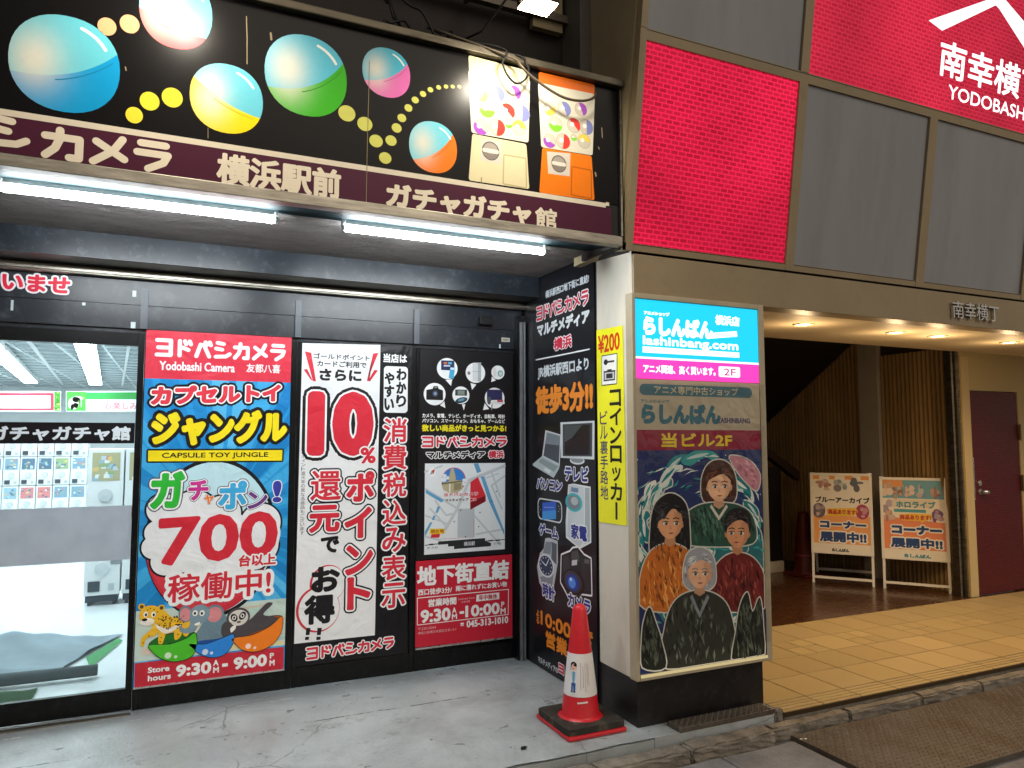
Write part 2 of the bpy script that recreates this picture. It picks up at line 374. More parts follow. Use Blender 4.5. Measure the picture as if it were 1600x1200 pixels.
# ---- materials of the setting
def concrete_floor():
    m, nt, b = nodes('painted_concrete'); N = nt.nodes
    tc = N.new('ShaderNodeTexCoord')
    def noise(sc, det, st=(1, 1, 1), ro=.6, dist=0):
        mp = N.new('ShaderNodeMapping'); mp.inputs['Scale'].default_value = st; lk(nt, tc.outputs['Object'], mp.inputs[0])
        n = N.new('ShaderNodeTexNoise'); n.inputs['Scale'].default_value = sc; n.inputs['Detail'].default_value = det; n.inputs['Roughness'].default_value = ro; n.inputs['Distortion'].default_value = dist
        lk(nt, mp.outputs[0], n.inputs['Vector']); return n.outputs['Fac']
    def ramp(f, p0, p1, c0, c1):
        r = N.new('ShaderNodeValToRGB'); r.color_ramp.elements[0].position = p0; r.color_ramp.elements[1].position = p1
        r.color_ramp.elements[0].color = (*c0, 1); r.color_ramp.elements[1].color = (*c1, 1); lk(nt, f, r.inputs[0]); return r.outputs[0]
    def mix(f, a, c):
        x = N.new('ShaderNodeMixRGB'); lk(nt, f, x.inputs[0]); lk(nt, a, x.inputs[1])
        if isinstance(c, tuple): x.inputs[2].default_value = (*c, 1)
        else: lk(nt, c, x.inputs[2])
        return x.outputs[0]
    g = lambda v: (v, v, v)
    base = ramp(noise(2.2, 8), .3, .7, (.33, .375, .395), (.46, .515, .54))
    c = mix(ramp(noise(1.3, 10, (1, 1, 1), .72, 1.2), .5, .68, g(0), g(.42)), base, (.20, .205, .21))         # worn patches
    c = mix(ramp(noise(3.1, 10, (1, 1.1, 1), .75), .57, .68, g(0), g(.5)), c, (.12, .115, .11))             # scuffs along the doors
    c = mix(ramp(noise(7, 6, (1, 1.3, 1), .6), .66, .70, g(0), g(.85)), c, (.07, .065, .06))                  # dark spots
    c = mix(ramp(noise(6, 8, (1, 1.4, 1), .75), .70, .72, g(0), g(.6)), c, (.62, .63, .62))                     # flaked pale paint
    c = mix(ramp(noise(90, 3), .55, .8, g(0), g(.45)), c, (.11, .11, .11))
    c = mix(ramp(noise(.9, 8, (1, 1, 1), .75, .6), .45, .7, g(0), g(.32)), c, (.17, .165, .16))
    ge = N.new('ShaderNodeNewGeometry'); sp = N.new('ShaderNodeSeparateXYZ'); lk(nt, ge.outputs['Position'], sp.inputs[0])
    def band(y0, w_, sc, p0, p1):          # an old line along the doors, broken up by wear
        wob = N.new('ShaderNodeMath'); wob.operation = 'MULTIPLY_ADD'; lk(nt, noise(3, 4), wob.inputs[0]); wob.inputs[1].default_value = .05; lk(nt, sp.outputs['Y'], wob.inputs[2])
        d = N.new('ShaderNodeMath'); d.operation = 'SUBTRACT'; lk(nt, wob.outputs[0], d.inputs[0]); d.inputs[1].default_value = y0+.025
        a = N.new('ShaderNodeMath'); a.operation = 'ABSOLUTE'; lk(nt, d.outputs[0], a.inputs[0])
        l = N.new('ShaderNodeMath'); l.operation = 'LESS_THAN'; lk(nt, a.outputs[0], l.inputs[0]); l.inputs[1].default_value = w_
        m2 = N.new('ShaderNodeMath'); m2.operation = 'MULTIPLY'; lk(nt, l.outputs[0], m2.inputs[0]); lk(nt, ramp(noise(sc, 6, (1, 1, 1), .7), p0, p1, g(0), g(1)), m2.inputs[1]); return m2.outputs[0]
    c = mix(band(4.95, .007, 9, .52, .56), c, (.62, .62, .60))
    c = mix(band(4.50, .006, 2.5, .50, .56), c, (.07, .065, .06))
    gr = N.new('ShaderNodeMapRange'); gr.inputs[1].default_value = 4.86; gr.inputs[2].default_value = 5.08; gr.inputs[3].default_value = 0; gr.inputs[4].default_value = .6; lk(nt, sp.outputs['Y'], gr.inputs[0])
    vo = N.new('ShaderNodeTexVoronoi'); vo.feature = 'DISTANCE_TO_EDGE'; vo.inputs['Scale'].default_value = .85        # hairline cracks
    wv = N.new('ShaderNodeMixRGB'); wv.blend_type = 'ADD'; wv.inputs[0].default_value = .16; n9 = N.new('ShaderNodeTexNoise'); n9.inputs['Scale'].default_value = 4; n9.inputs['Detail'].default_value = 6; lk(nt, tc.outputs['Object'], n9.inputs['Vector'])
    lk(nt, tc.outputs['Object'], wv.inputs[1]); lk(nt, n9.outputs['Color'], wv.inputs[2]); lk(nt, wv.outputs[0], vo.inputs['Vector'])
    cr = N.new('ShaderNodeMath'); cr.operation = 'LESS_THAN'; lk(nt, vo.outputs['Distance'], cr.inputs[0]); cr.inputs[1].default_value = .0035
    c2 = N.new('ShaderNodeMath'); c2.operation = 'MULTIPLY'; lk(nt, cr.outputs[0], c2.inputs[0]); lk(nt, ramp(noise(1.6, 3), .48, .60, g(0), g(.55)), c2.inputs[1])
    c = mix(c2.outputs[0], c, (.09, .085, .08))
    c = mix(ramp(noise(26, 3), .70, .73, g(0), g(.7)), c, (.08, .08, .08))        # trodden gum and specks
    c = mix(gr.outputs[0], c, (.13, .14, .15))      # grime swept up against the doors
    lk(nt, c, b.inputs['Base Color'])
    lk(nt, ramp(noise(1.7, 8, (1, 1, 1), .7), .35, .65, g(.22), g(.62)), b.inputs['Roughness'])
    bp = N.new('ShaderNodeBump'); bp.inputs['Strength'].default_value = .35; bp.inputs['Distance'].default_value = .006
    lk(nt, noise(40, 6), bp.inputs['Height']); lk(nt, bp.outputs[0], b.inputs['Normal'])
    return m
M_FLOOR = concrete_floor()
M_STONE = pmat('kerb_stone', '#7d766c', .8, var=.4, scale=9, bump=.9, bscale=45, dirt=.7, dscale=5, dirtcol='#2a251e')
M_ASPH = pmat('street_slab', '#77777a', .7, var=.35, scale=5, bump=.7, bscale=80, dirt=.6, dscale=3, dirtcol='#26262a')
M_BLACKWALL = pmat('black_panel', '#1e232a', .30, spec=.35, var=.2, scale=5, dirt=.25, dscale=14, dirtcol='#7a7f86')
M_FRAME = pmat('black_frame', '#0d0e10', .32, spec=.2, var=.25, scale=12, dirt=.2, dscale=20, dirtcol='#454547')
M_ALU = pmat('worn_aluminium', '#9a958a', .38, 1., var=.35, scale=14, stretch=(.4, 1, 3), dirt=.5, dscale=10, dirtcol='#3a352c')
M_STEEL = pmat('steel', '#c9c9c9', .28, 1., var=.1, scale=20)
M_CREAM = pmat('cream_paint', '#d9d3c4', .5, var=.05, scale=4, dirt=.22, dscale=5, dirtcol='#7c705c', bump=.1, bscale=30, stretch=(1, 1, .35))
M_BEIGE = pmat('beige_metal', '#948468', .45, var=.1, scale=3, dirt=.3, dscale=6, dirtcol='#463c2d')
M_GREY = pmat('grey_panel', '#8c8e92', .34, var=.10, scale=1.5, dirt=.3, dscale=2.2, dirtcol='#5b595a', stretch=(2.2, 1, .35), bump=.06, bscale=2)
M_PLASTER = pmat('soffit_plaster', '#6a6664', .9, spec=.1, var=.25, scale=10, bump=1.6, bscale=38, stretch=(.6, 1.4, 1))
M_TEAL = pmat('teal_metal', '#16262a', .7, 0., spec=.03, var=.2, scale=6, dirt=.4, dscale=12, dirtcol='#0c1213')
M_DARK = pmat('dark_wall', '#2b2623', .8, var=.3, scale=4, bump=.4)
M_BLACK = pmat('matt_black', '#0c0b0c', .6, var=.2)
M_WHITEWALL = pmat('white_wall', '#e9eef0', .6, var=.03)
M_RUBBER = pmat('black_rubber', '#2c2924', .75, var=.25, scale=20, bump=.4, bscale=90, dirt=.4, dscale=15, dirtcol='#857a66')

# ---- ground
mb = MB()
nx, ny = 80, 50
V = []; F = []
for j in range(ny+1):
    for i in range(nx+1):
        x = -3+5.46*i/nx; y = 3.47+1.70*j/ny
        V.append((x, y, .0025*math.sin(x*3.1+y)*math.cos(y*4.3-x)))
for j in range(ny):
    for i in range(nx): F.append([j*(nx+1)+i, j*(nx+1)+i+1, (j+1)*(nx+1)+i+1, (j+1)*(nx+1)+i])
mb.add(V, F); mb.box(-3, 2.46, 3.47, 5.1, -.2, -.012); mb.box(2.462, 3.392, 3.471, 3.63, -.2, -.003)
mb.V = [(x, y+(.006*math.sin(x*9)+.004*math.sin(x*23+1) if abs(y-3.47) < 1e-6 else 0), z) for x, y, z in mb.V]
struct(mb.build('shop_step', M_FLOOR))
# street as one sheet reaching far
mb = MB()
for i in range(24):
    for j in range(24):
        x0, y0 = -60+i*5, 3.6-(j+1)*5
        mb.add([(x0, y0, -.13), (x0+5, y0, -.13), (x0+5, y0+5, -.13), (x0, y0+5, -.13)], [[0, 1, 2, 3]])
struct(mb.build('street', M_ASPH))
# gutter paving slabs in front of the kerb
mb = MB(); x = -2.0
while x < 3.30:
    mb.box(x, min(x+.585, 3.325), 2.78, 3.315, -.16, -.105+random.uniform(-.004, .004), .006); x += .6
x = -2.3
while x < 3.30:
    mb.box(x, min(x+.585, 3.325), 2.18, 2.765, -.16, -.105+random.uniform(-.004, .004), .006); x += .6
struct(mb.build('pavement', M_ASPH))
# kerb: stones one after another
def stone(x0, x1, y0, y1, zt, seed):
    rnd = random.Random(seed); bm = bmesh.new(); bmesh.ops.create_cube(bm, size=1)
    for v in bm.verts: v.co = Vector(((x0+x1)/2+v.co.x*(x1-x0), (y0+y1)/2+v.co.y*(y1-y0), (zt-.09)+v.co.z*.18))
    bmesh.ops.bevel(bm, geom=bm.edges[:], offset=.012, segments=3, affect='EDGES')
    bmesh.ops.subdivide_edges(bm, edges=[e for e in bm.edges if e.calc_length() > .15], cuts=9, use_grid_fill=True)
    for v in bm.verts: v.co += Vector((rnd.uniform(-.003, .003), rnd.uniform(-.006, .006), rnd.uniform(-.004, .003)))
    bm.verts.index_update(); r = ([tuple(v.co) for v in bm.verts], [[v.index for v in f.verts] for f in bm.faces]); bm.free(); return r
mb = MB(); x = -2.4; k = 0
while x < 10:
    L = random.uniform(.58, .72)
    if x < 2.1 and x+L > 2.1: L = 2.1-x if 2.1-x > .2 else L
    mb.add(*stone(x, x+L-.008, 3.335 if x < 2.9 else 3.375, 3.452, -.042+random.uniform(-.006, .004), k)); x += L; k += 1
struct(mb.build('kerb', M_STONE, smooth=False))
# tiled floor of the porch: every tile raised from its grout
V = []; F = []; C = []
def tile(x0, x1, y0, y1, z=0.0):
    g = .0045; k = len(V); f_ = random.uniform(.87, 1.07); c = [a*f_ for a in lin('#b8a071')]; c = [c[0], c[1]*random.uniform(.985, 1.01), c[2]*random.uniform(.96, 1.03)]
    for zz, s in ((z-.006, g), (z-.0008, g), (z, g+.0015)):
        V.extend([(x0+s, y0+s, zz), (x1-s, y0+s, zz), (x1-s, y1-s, zz), (x0+s, y1-s, zz)]); C.extend([c]*4)
    for a in (0, 4): F.extend([[k+a+i, k+a+(i+1) % 4, k+a+4+(i+1) % 4, k+a+4+i] for i in range(4)])
    F.append([k+8, k+9, k+10, k+11])
T = .335; ys = [3.61+T*i for i in range(4)]+[5.02]
for j in range(4):
    for i in range(22):
        x0 = 3.395+T*i; x1 = x0+T; y0, y1 = ys[j], ys[j+1]
        if y1-y0 < .1: continue
        if (j == 2 and i % 2 == 1) :
            xm, ym = (x0+x1)/2, (y0+y1)/2
            for a, b, c, d in ((x0, xm, y0, ym), (xm, x1, y0, ym), (x0, xm, ym, y1), (xm, x1, ym, y1)): tile(a, b, c, d)
        else: tile(x0, x1, y0, y1)
for i in range(22):           # ribbed nosing tiles
    x0 = 3.395+T*i
    for r in range(4): tile(x0, x0+T, 3.455+r*.0385, 3.455+(r+1)*.0385, -.001)
k = len(V); g = lin('#3a2c1c')
struct(MB().box(3.396, 10.8, 3.456, 5.015, -.2, -.012).build('porch_base', M_STONE))
V += [(3.395, 3.448, -.006), (10.8, 3.448, -.006), (10.8, 5.02, -.006), (3.395, 5.02, -.006), (3.395, 3.448, -.03), (10.8, 3.448, -.03)]; C += [g]*6
F += [[k, k+1, k+2, k+3], [k+4, k+5, k+1, k]]
M_TILE = print_mat('glazed_tile', .42, wrinkle=.12, wscale=25, wdist=.004)
struct(mesh_obj('tiled_floor', V, F, M_TILE, ink=C))
struct(MB().box(3.42, 11, 5.022, 10.5, -.2, -.002).build('passage_floor', pmat('brown_floor', '#4a2d1c', .28, var=.3, scale=7, stretch=(1, 4, 1), coat=.2, dirt=.3, dscale=9, dirtcol='#1d120b')))
struct(MB().box(-7, 2.43, 5.19, 15.9, -.05, .0).build('shop_floor', pmat('white_vinyl', '#dfe6e8', .22, var=.05, scale=1.5)))

# ================================================================ SHOP BUILDING
shop = empty('shop_building', (0.7, 4.6, 0), 'black fronted capsule toy shop with sliding glass doors under a lit soffit', 'building')
MB().box(-3, 2.435, 4.82, 5.00, 2.705, 3.2).build('header_wall', M_BLACKWALL, shop)
MB().box(-3, 2.44, 3.97, 4.82, 2.856, 2.90).build('soffit', M_PLASTER, shop)
mb = MB(); mb.add([(-3, 3.645, 2.803), (2.38, 3.645, 2.803), (2.44, 3.99, 2.853), (-3, 3.99, 2.853), (-3, 3.645, 2.90), (2.38, 3.645, 2.90), (2.44, 3.99, 2.90), (-3, 3.99, 2.90)],
                  [[0, 3, 2, 1], [4, 5, 6, 7], [0, 1, 5, 4], [1, 2, 6, 5], [2, 3, 7, 6], [3, 0, 4, 7]])
mb.build('soffit_strip', M_TEAL, shop)
mb = MB(); mb.box(-3, 2.44, 5.06, 5.13, 2.652, 2.702, .006); mb.box(-3, 2.44, 5.045, 5.075, 2.662, 2.678, .003)
mb.build('door_track', M_ALU, shop)
mb = MB(); mb.box(-3, 2.435, 5.12, 5.2, 2.494, 2.652); mb.box(-3, 2.435, 5.128, 5.2, 2.345, 2.492); mb.box(-3, 2.435, 5.15, 5.2, 2.32, 2.345)
mb.build('transom', M_BLACKWALL, shop)
for x in (-.208, .735, 1.577): MB().box(x-.02, x+.02, 5.108, 5.125, 2.345, 2.60).build('mullion', pmat('grey_mullion', '#4d535b', .35, var=.15), shop)
MB().box(-3, 2.435, 5.00, 5.13, 2.705, 2.75).build('recess_top', M_BLACK, shop)
# wall above the sign, with steel angles and a cover board
MB().box(-4, 2.42, 4.2, 4.4, 2.905, 7).build('upper_wall', M_DARK, shop)
mb = MB(); mb.box(-.2, 2.36, 4.10, 4.15, 4.42, 4.47); mb.box(2.33, 2.37, 4.08, 4.13, 4.40, 4.9); mb.box(1.0, 2.36, 4.12, 4.16, 4.62, 4.65); mb.box(1.25, 1.28, 4.09, 4.13, 4.47, 4.9)
mb.build('steel_angle', pmat('old_steel', '#5d564d', .55, .4, var=.3, scale=12), shop)
MB().box(2.05, 2.27, 4.13, 4.18, 4.36, 4.62).build('cover_board', pmat('khaki_board', '#8d8062', .6, var=.15), shop)
MB().box(-7, 2.43, 5.2, 16, 2.62, 2.7).build('interior_ceiling', pmat('ceiling_mesh_grey', '#8c9aa0', .6, var=.12, scale=30, stretch=(3, .3, 1)), shop)
mb = MB(); mb.box(-7, 2.43, 15.9, 16, 0, 2.62); mb.box(-7.1, -7, 5.2, 16, 0, 2.62); mb.box(2.40, 2.434, 5.2, 16, 0, 2.62)
mb.build('interior_wall', M_WHITEWALL, shop)
mb = MB()
for i in range(22): x = -6.6+i*.42; mb.box(x, x+.018, 5.3, 15.8, 2.600, 2.619)
for i in range(26): y = 5.4+i*.4; mb.box(-6.9, 2.38, y, y+.014, 2.603, 2.615)
mb.build('ceiling_grid', pmat('white_grid', '#e6eef0', .5, var=.03), shop)
# return wall behind the black panel, end post, sill
MB().box(2.45, 2.60, 4.02, 5.2, 0, 2.9).build('return_wall', M_BLACK, shop)
mb = MB(); mb.box(2.385, 2.405, 5.04, 5.10, 0, 2.55, .004); mb.box(2.412, 2.424, 5.03, 5.09, 0, 2.55, .003)
mb.build('jamb_strip', pmat('jamb_grey', '#8d9094', .4, .6, var=.2, scale=10), shop)
MB().box(2.368, 2.437, 5.06, 5.14, 0, 2.60).build('door_jamb', M_FRAME, shop)
mb = MB()
for y in (5.045, 5.062, 5.079): mb.box(-3, -.20, y, y+.006, 0.001, .008)
mb.build('floor_track', M_ALU, shop)
# sliding doors: one clear, three behind posters
def door(x0, x1, y, clear, extra=''):
    d = MB(); sw = .036
    d.box(x0, x0+sw, y, y+.04, .008, 2.318, .003); d.box(x1-sw, x1, y, y+.04, .008, 2.318, .003)
    d.box(x0+sw, x1-sw, y+.001, y+.039, .008, .135, .003); d.box(x0+sw, x1-sw, y+.001, y+.039, 2.236, 2.318, .003)
    o = d.build('sliding_door', M_FRAME, shop)
    g = MB().box(x0+sw, x1-sw, y+.015, y+.021, .135, 2.236)
    if clear: g.build('glass', glass_mat(), o)
    else: g.build('glass', pmat('dark_glass', '#08090b', .06, var=.1, spec=.3), o)
    return o
clear_door = door(-1.16, -.20, 5.13, True)
door(-2.12, -1.165, 5.13, True)
for x0, x1 in ((-.198, .735), (.737, 1.577), (1.579, 2.366)): door(x0, x1, 5.112, False)
# marks stuck on the clear door
fl = Flat(P_GLAS); a0 = P_GLAS.uv(0, 796); b0 = P_GLAS.uv(0, 885)
vt = P_GLAS.uv(100, 793)[1]; vb = P_GLAS.uv(100, 880)[1]
MB().box(-1.12, -.238, 5.1420, 5.1445, vb, vt).build('frosted_band', frosted_mat(), clear_door)
vt2 = P_GLAS.uv(100, 660)[1]; vb2 = P_GLAS.uv(100, 693)[1]
fl.polyuv([(-1.13, vb2), (-.238, vb2), (-.238, vt2), (-1.13, vt2)], '#121016', 1)
fl.polyuv([(-2.10, vb2), (-1.17, vb2), (-1.17, vt2), (-2.10, vt2)], '#121016', 1)
fl.text('ガチャガチャ館', -19, 204, 92, 665.5, 688.5, '#dfe9f2', 2, .045)
fl.build('lettering', print_mat('window_film', .35), clear_door)
# small stickers on the transom
M_STK = print_mat('sticker_film', .4)
for x, y, ww, hh in ((210, 459, 5, 9), (208, 508, 6, 9), (19, 477, 3, 14), (781, 541, 3, 7), (131, 475, 4, 4)):
    fl = Flat(P_HEAD); u, v = P_HEAD.uv(x, y); fl.polyuv([(u-ww*.0022, v-hh*.0022), (u+ww*.0022, v-hh*.0022), (u+ww*.0022, v+hh*.0022), (u-ww*.0022, v+hh*.0022)], '#c9d4d8', 2)
    fl.build('sticker', M_STK, shop)
fl = Flat(P_HEAD); u, v = P_HEAD.uv(790, 531); fl.polyuv([(u-.035, v-.016), (u+.035, v-.016), (u+.035, v+.016), (u-.035, v+.016)], '#d9d6c4', 2)
for k in range(5): fl.polyuv([(u-.026+k*.0105, v-.009), (u-.018+k*.0105, v-.009), (u-.018+k*.0105, v+.009), (u-.026+k*.0105, v+.009)], '#8d8a80', 3)
fl.build('sticker', M_STK, shop)
sen = MB().box(2.06, 2.17, 5.06, 5.118, 2.515, 2.575, .008).build('door_sensor', M_BLACK, shop)
# welcome lettering above the doors
fl = Flat(P_HEAD)
fl.text('いませ', 3, 110, 57, 429, 456.5, '#e0243f', 2, .05, [(.10, '#f3eef0')])
fl.text('いらっしゃ', -215, -14, -115, 414, 443, '#e0243f', 2, .05, [(.10, '#f3eef0')])
o = fl.build('welcome_lettering', print_mat('vinyl_letters', .35)); tag(o, 'red hiragana welcome letters with white edges on the black door head', 'lettering')

# ================================================================ FASCIA SIGN
SX0, SX1 = -2.2, 2.375
sign = MB().box(SX0, SX1-.012, 3.605, 3.645, 2.845, 3.752).build('fascia_sign', M_BLACK)
tag(sign, 'long black shop fascia printed with colourful capsules above a purple name band', 'sign')
fl = Flat(P_SIGN)
zb = 2.851; z1 = P_SIGN.uv(500, 256)[1]; z2 = P_SIGN.uv(500, 247.5)[1]
fl.polyuv([(SX0, zb), (2.30, zb), (2.30, z1), (SX0, z1)], '#4a1e33', 1)
fl.polyuv([(SX0, z1), (2.262, z1), (2.262, z2), (SX0, z2)], '#dcd3c0', 1)
fl.polyuv([(2.262, z1+.012), (2.285, z1+.012), (2.285, z2+.006), (2.262, z2+.006)], '#dcd3c0', 1)
fl.polyuv([(SX0, z2), (2.36, z2), (2.36, 3.752), (SX0, 3.752)], '#060507', .5)
M_SIGN = print_mat('sign_print', .27, wrinkle=.05, wscale=2.5, spec=.14)
fl.build('print', M_SIGN, sign)
fl = Flat(P_SIGN); CR = '#e4dac6'
fl.wordmark('カメラ', 62, 274, 166, 209, 260, CR, 2, .11)
fl.wordmark('ヨドバシ', -250, 52, -100, 164, 216, CR, 2, .11)
fl.text('横浜駅前', 338, 533, 435, 251.5, 299.5, CR, 2, .04)
fl.text('ガチャガチャ', 603, 830, 716, 301, 338.5, CR, 2, .055); fl.text('館', 836, 870, 853, 325, 359, CR, 2, .03)
fl.build('lettering', M_SIGN, sign)
def capsule(fl, x0, x1, y0, y1, pl, pr, top, bot, sag=.12, spot=(.28, .45)):
    """a two-tone capsule: bbox in photo columns, seam from pl to pr"""
    P = fl.P; ym = (y0+y1)/2; xm = (x0+x1)/2
    a0 = P.uv(x0, ym)[0]; a1 = P.uv(x1, ym)[0]; b0 = P.uv(xm, y1)[1]; b1 = P.uv(xm, y0)[1]
    cu, cv, ru, rv = (a0+a1)/2, (b0+b1)/2, (a1-a0)/2, (b1-b0)/2
    l = P.uv(*pl); r = P.uv(*pr); tl = math.atan2((l[1]-cv)/rv, (l[0]-cu)/ru); tr = math.atan2((r[1]-cv)/rv, (r[0]-cu)/ru)
    se = lambda t: (cu+ru*math.copysign(abs(math.cos(t))**.92, math.cos(t)), cv+rv*math.copysign(abs(math.sin(t))**.92, math.sin(t)))
    l = se(tl); r = se(tr); n, m = 20, 8
    ax = np.array([r[0]-l[0], r[1]-l[1]]); nr = np.array([ax[1], -ax[0]])
    seam = lambda q: (l[0]+ax[0]*q+nr[0]*sag*4*q*(1-q), l[1]+ax[1]*q+nr[1]*sag*4*q*(1-q))
    for half, col in ((0, top), (1, bot)):
        t0, t1 = tl, tr
        if half == 0:
            while t0 < t1: t0 += 2*math.pi
        else:
            while t0 > t1: t0 -= 2*math.pi
        uvh = []; cols = []; F = []
        for i in range(n+1):
            q = i/n; s = seam(q); e = se(t0+(t1-t0)*q)
            for j in range(m+1):
                t = j/m; x = s[0]*(1-t)+e[0]*t; y = s[1]*(1-t)+e[1]*t; uvh.append((x, y, 1.6*LZ))
                dx = (x-(cu+ru*(spot[0]*2-1)))/ru; dy = (y-(cv+rv*((1-spot[1])*2-1)*(1 if half == 0 else -.9)))/rv
                g = math.exp(-(dx*dx*1.9+dy*dy*1.2)*2.4); cols.append(mixc(col, '#e4e0d2', g*.9))
        for i in range(n):
            for j in range(m): F.append([i*(m+1)+j, (i+1)*(m+1)+j, (i+1)*(m+1)+j+1, i*(m+1)+j+1])
        fl.raw(uvh, F, cols)
    # lip line under the seam and a streak of shine
    off = -nr/np.linalg.norm(nr)*0
    q2 = [tuple(np.array(seam(q))+nr*.05) for q in np.linspace(.35, .93, 12)]
    fl.fat(q2, ru*.012, mixc(bot, '#20202a', .35), 2.2, closed=False, disc=0)
    arc = [(cu+ru*.84*math.cos(t), cv+rv*.84*math.sin(t)) for t in np.linspace(.55, 1.25, 9)]
    fl.fat(arc, ru*.035, '#e9f4f2', 2.6, closed=False)
for nm, a in (('blue', (12, 188, 24, 175, (15, 107), (182, 88), '#63c3d6', '#0a97d3')),):
    fl = Flat(P_SIGN); capsule(fl, *a, spot=(.22, .5)); fl.build('capsule_picture', M_SIGN, sign)
for a in ((217, 332, -42, 76, (222, 10), (322, 59), '#66c5da', '#e0505a', .06), (296, 411, 100, 208, (306, 122), (402, 181), '#66c5da', '#f4d80a', .08),
          (413, 542, 55, 181, (418, 133), (536, 101), '#54bcd8', '#38ad1c', .14), (566, 641, 75, 152, (574, 122), (637, 101), '#3fb3d2', '#dd6db4', .12),
          (639, 714, 190, 270, (647, 247), (707, 211), '#6fd0e4', '#f27a17', .12)):
    fl = Flat(P_SIGN); capsule(fl, *a); fl.build('capsule_picture', M_SIGN, sign)
fl = Flat(P_SIGN)
def dot(x, y, r, col): fl.ell(x-r, x+r, y-r*.93, y+r*.93, col, 1.6, 24)
for x, y, r in ((535, 133, 48), (648, 120, 50)): dot(x/3.2, y/3.2, r/3.2, '#f0b183')
fl.build('dot_trail', M_SIGN, sign); fl = Flat(P_SIGN)
for x, y, r in ((671, 576, 44), (748, 506, 50), (861, 488, 53)): dot(x/3.2, y/3.2, r/3.2, '#f0df3e')
fl.build('dot_trail', M_SIGN, sign); fl = Flat(P_SIGN)
for x, y, r in ((198, 567, 43), (288, 620, 38), (344, 705, 34), (390, 790, 31), (419, 703, 28), (447, 640, 25), (473, 590, 22), (506, 540, 20), (540, 500, 18), (579, 470, 16), (616, 449, 14), (657, 437, 12), (694, 433, 11), (727, 433, 10), (760, 433, 9)):
    dot(480+x/3.2, y/3.2, r/3.2, '#cfd067')
fl.build('dot_trail', M_SIGN, sign)
Z = lambda pts: [(720+x/4.615, 60+y/4.615) for x, y in pts]
def toy_machine(body, body2, top, knob, plate, doorp, balls, headq, whiteq, bodyq):
    fl = Flat(P_SIGN)
    def rnd(q, col, L, r=.012):
        uv = P_SIGN.uvs(Z(q)); c = np.mean(uv, 0); uv2 = [tuple(np.array(p)+(c-np.array(p))/np.linalg.norm(c-np.array(p))*r*1.4) for p in uv]
        fl.fat(uv2, r, col, L); fl.polyuv(uv2, col, L+.4)
    rnd(headq, top, 1); rnd(whiteq, '#dcd8c6', 1.6); rnd(bodyq, body, 1)
    fl.poly(Z(plate), '#d5cdc0', 1.8)
    kx, ky, kr = knob; x, y = Z([(kx, ky)])[0]; u, v = P_SIGN.uv(x, y); k = kr/4.615*.0034
    fl.elluv(u, v, k, k*1.03, '#3d3a3a', 2.2, 32); fl.elluv(u, v, k*.93, k*.96, '#857d77', 2.6, 32); fl.elluv(u, v+k*.25, k*.75, k*.6, '#a59d95', 2.9, 32)
    fl.rrect(u-k*.95, u+k*.95, v-k*.22, v+k*.22, k*.2, '#e5ddd0', 3.2)
    uv = P_SIGN.uvs(Z(doorp)); fl.fat(uv, .008, body2, 1.8); 
    c = np.mean(uv, 0); fl.polyuv([tuple(np.array(p)) for p in uv], body, 2.3)
    for bx, by, br, col, ang in balls:
        x, y = Z([(bx, by)])[0]; u, v = P_SIGN.uv(x, y); k = br/4.615*.0034
        fl.elluv(u, v, k*1.02, k*1.02, '#a39b8d', 2.2, 28); fl.elluv(u, v, k*.96, k*.96, '#cbc4b5', 2.45, 28)
        q = [(u+k*.98*math.cos(t), v+k*.98*math.sin(t)) for t in np.linspace(ang-1.4, ang+1.4, 16)]
        q += [(u+k*(.05*math.cos(ang)*abs(math.cos(s))+math.sin(s)*-math.sin(ang)*.93), v+k*(.05*math.sin(ang)*abs(math.cos(s))+math.sin(s)*math.cos(ang)*.93)) for s in np.linspace(1.3, -1.3, 10)]
        fl.polyuv(q, col, 2.8); fl.elluv(u-k*.25, v+k*.1, k*.3, k*.3, '#f7f4ee', 3.1, 16)
    fl.build('machine_picture', M_SIGN, sign)
YE, BL, PU, GR, RD = '#e8d058', '#7e86c4', '#a452c4', '#7fd238', '#e04038'
toy_machine('#ddd3ab', '#b8ad85', '#d8cfa4', (215, 812, 70), [(150, 725), (300, 745), (295, 910), (140, 880)], [(315, 845), (465, 870), (468, 1075), (310, 1045)],
            [(150, 410, 50, YE, -.6), (262, 400, 62, BL, .4), (385, 392, 58, PU, .5), (190, 512, 64, GR, -1.6), (335, 528, 64, RD, .8), (440, 540, 66, BL, .0), (145, 640, 60, PU, -2.2), (262, 642, 66, RD, -.1), (345, 622, 30, GR, -1.5), (420, 645, 60, YE, 1.5)],
            [(50, 130), (500, 250), (498, 330), (55, 240)], [(55, 228), (498, 300), (488, 752), (76, 680)], [(80, 690), (475, 765), (495, 1085), (55, 1020)])
toy_machine('#ef7d12', '#c45f0c', '#dd6a1a', (707, 905, 66), [(620, 815), (790, 830), (785, 995), (630, 975)], [(805, 930), (935, 955), (938, 1150), (800, 1125)],
            [(640, 510, 52, YE, -.9), (745, 510, 60, BL, .4), (866, 512, 55, PU, .4), (683, 620, 60, GR, -1.6), (815, 628, 60, RD, .8), (905, 640, 62, BL, .0), (640, 740, 55, PU, -2.0), (738, 742, 62, RD, -.1), (815, 715, 28, GR, -1.5), (888, 742, 58, YE, 1.5)],
            [(556, 250), (970, 345), (966, 420), (557, 330)], [(557, 318), (966, 402), (950, 845), (580, 785)], [(585, 790), (945, 850), (965, 1165), (565, 1110)])
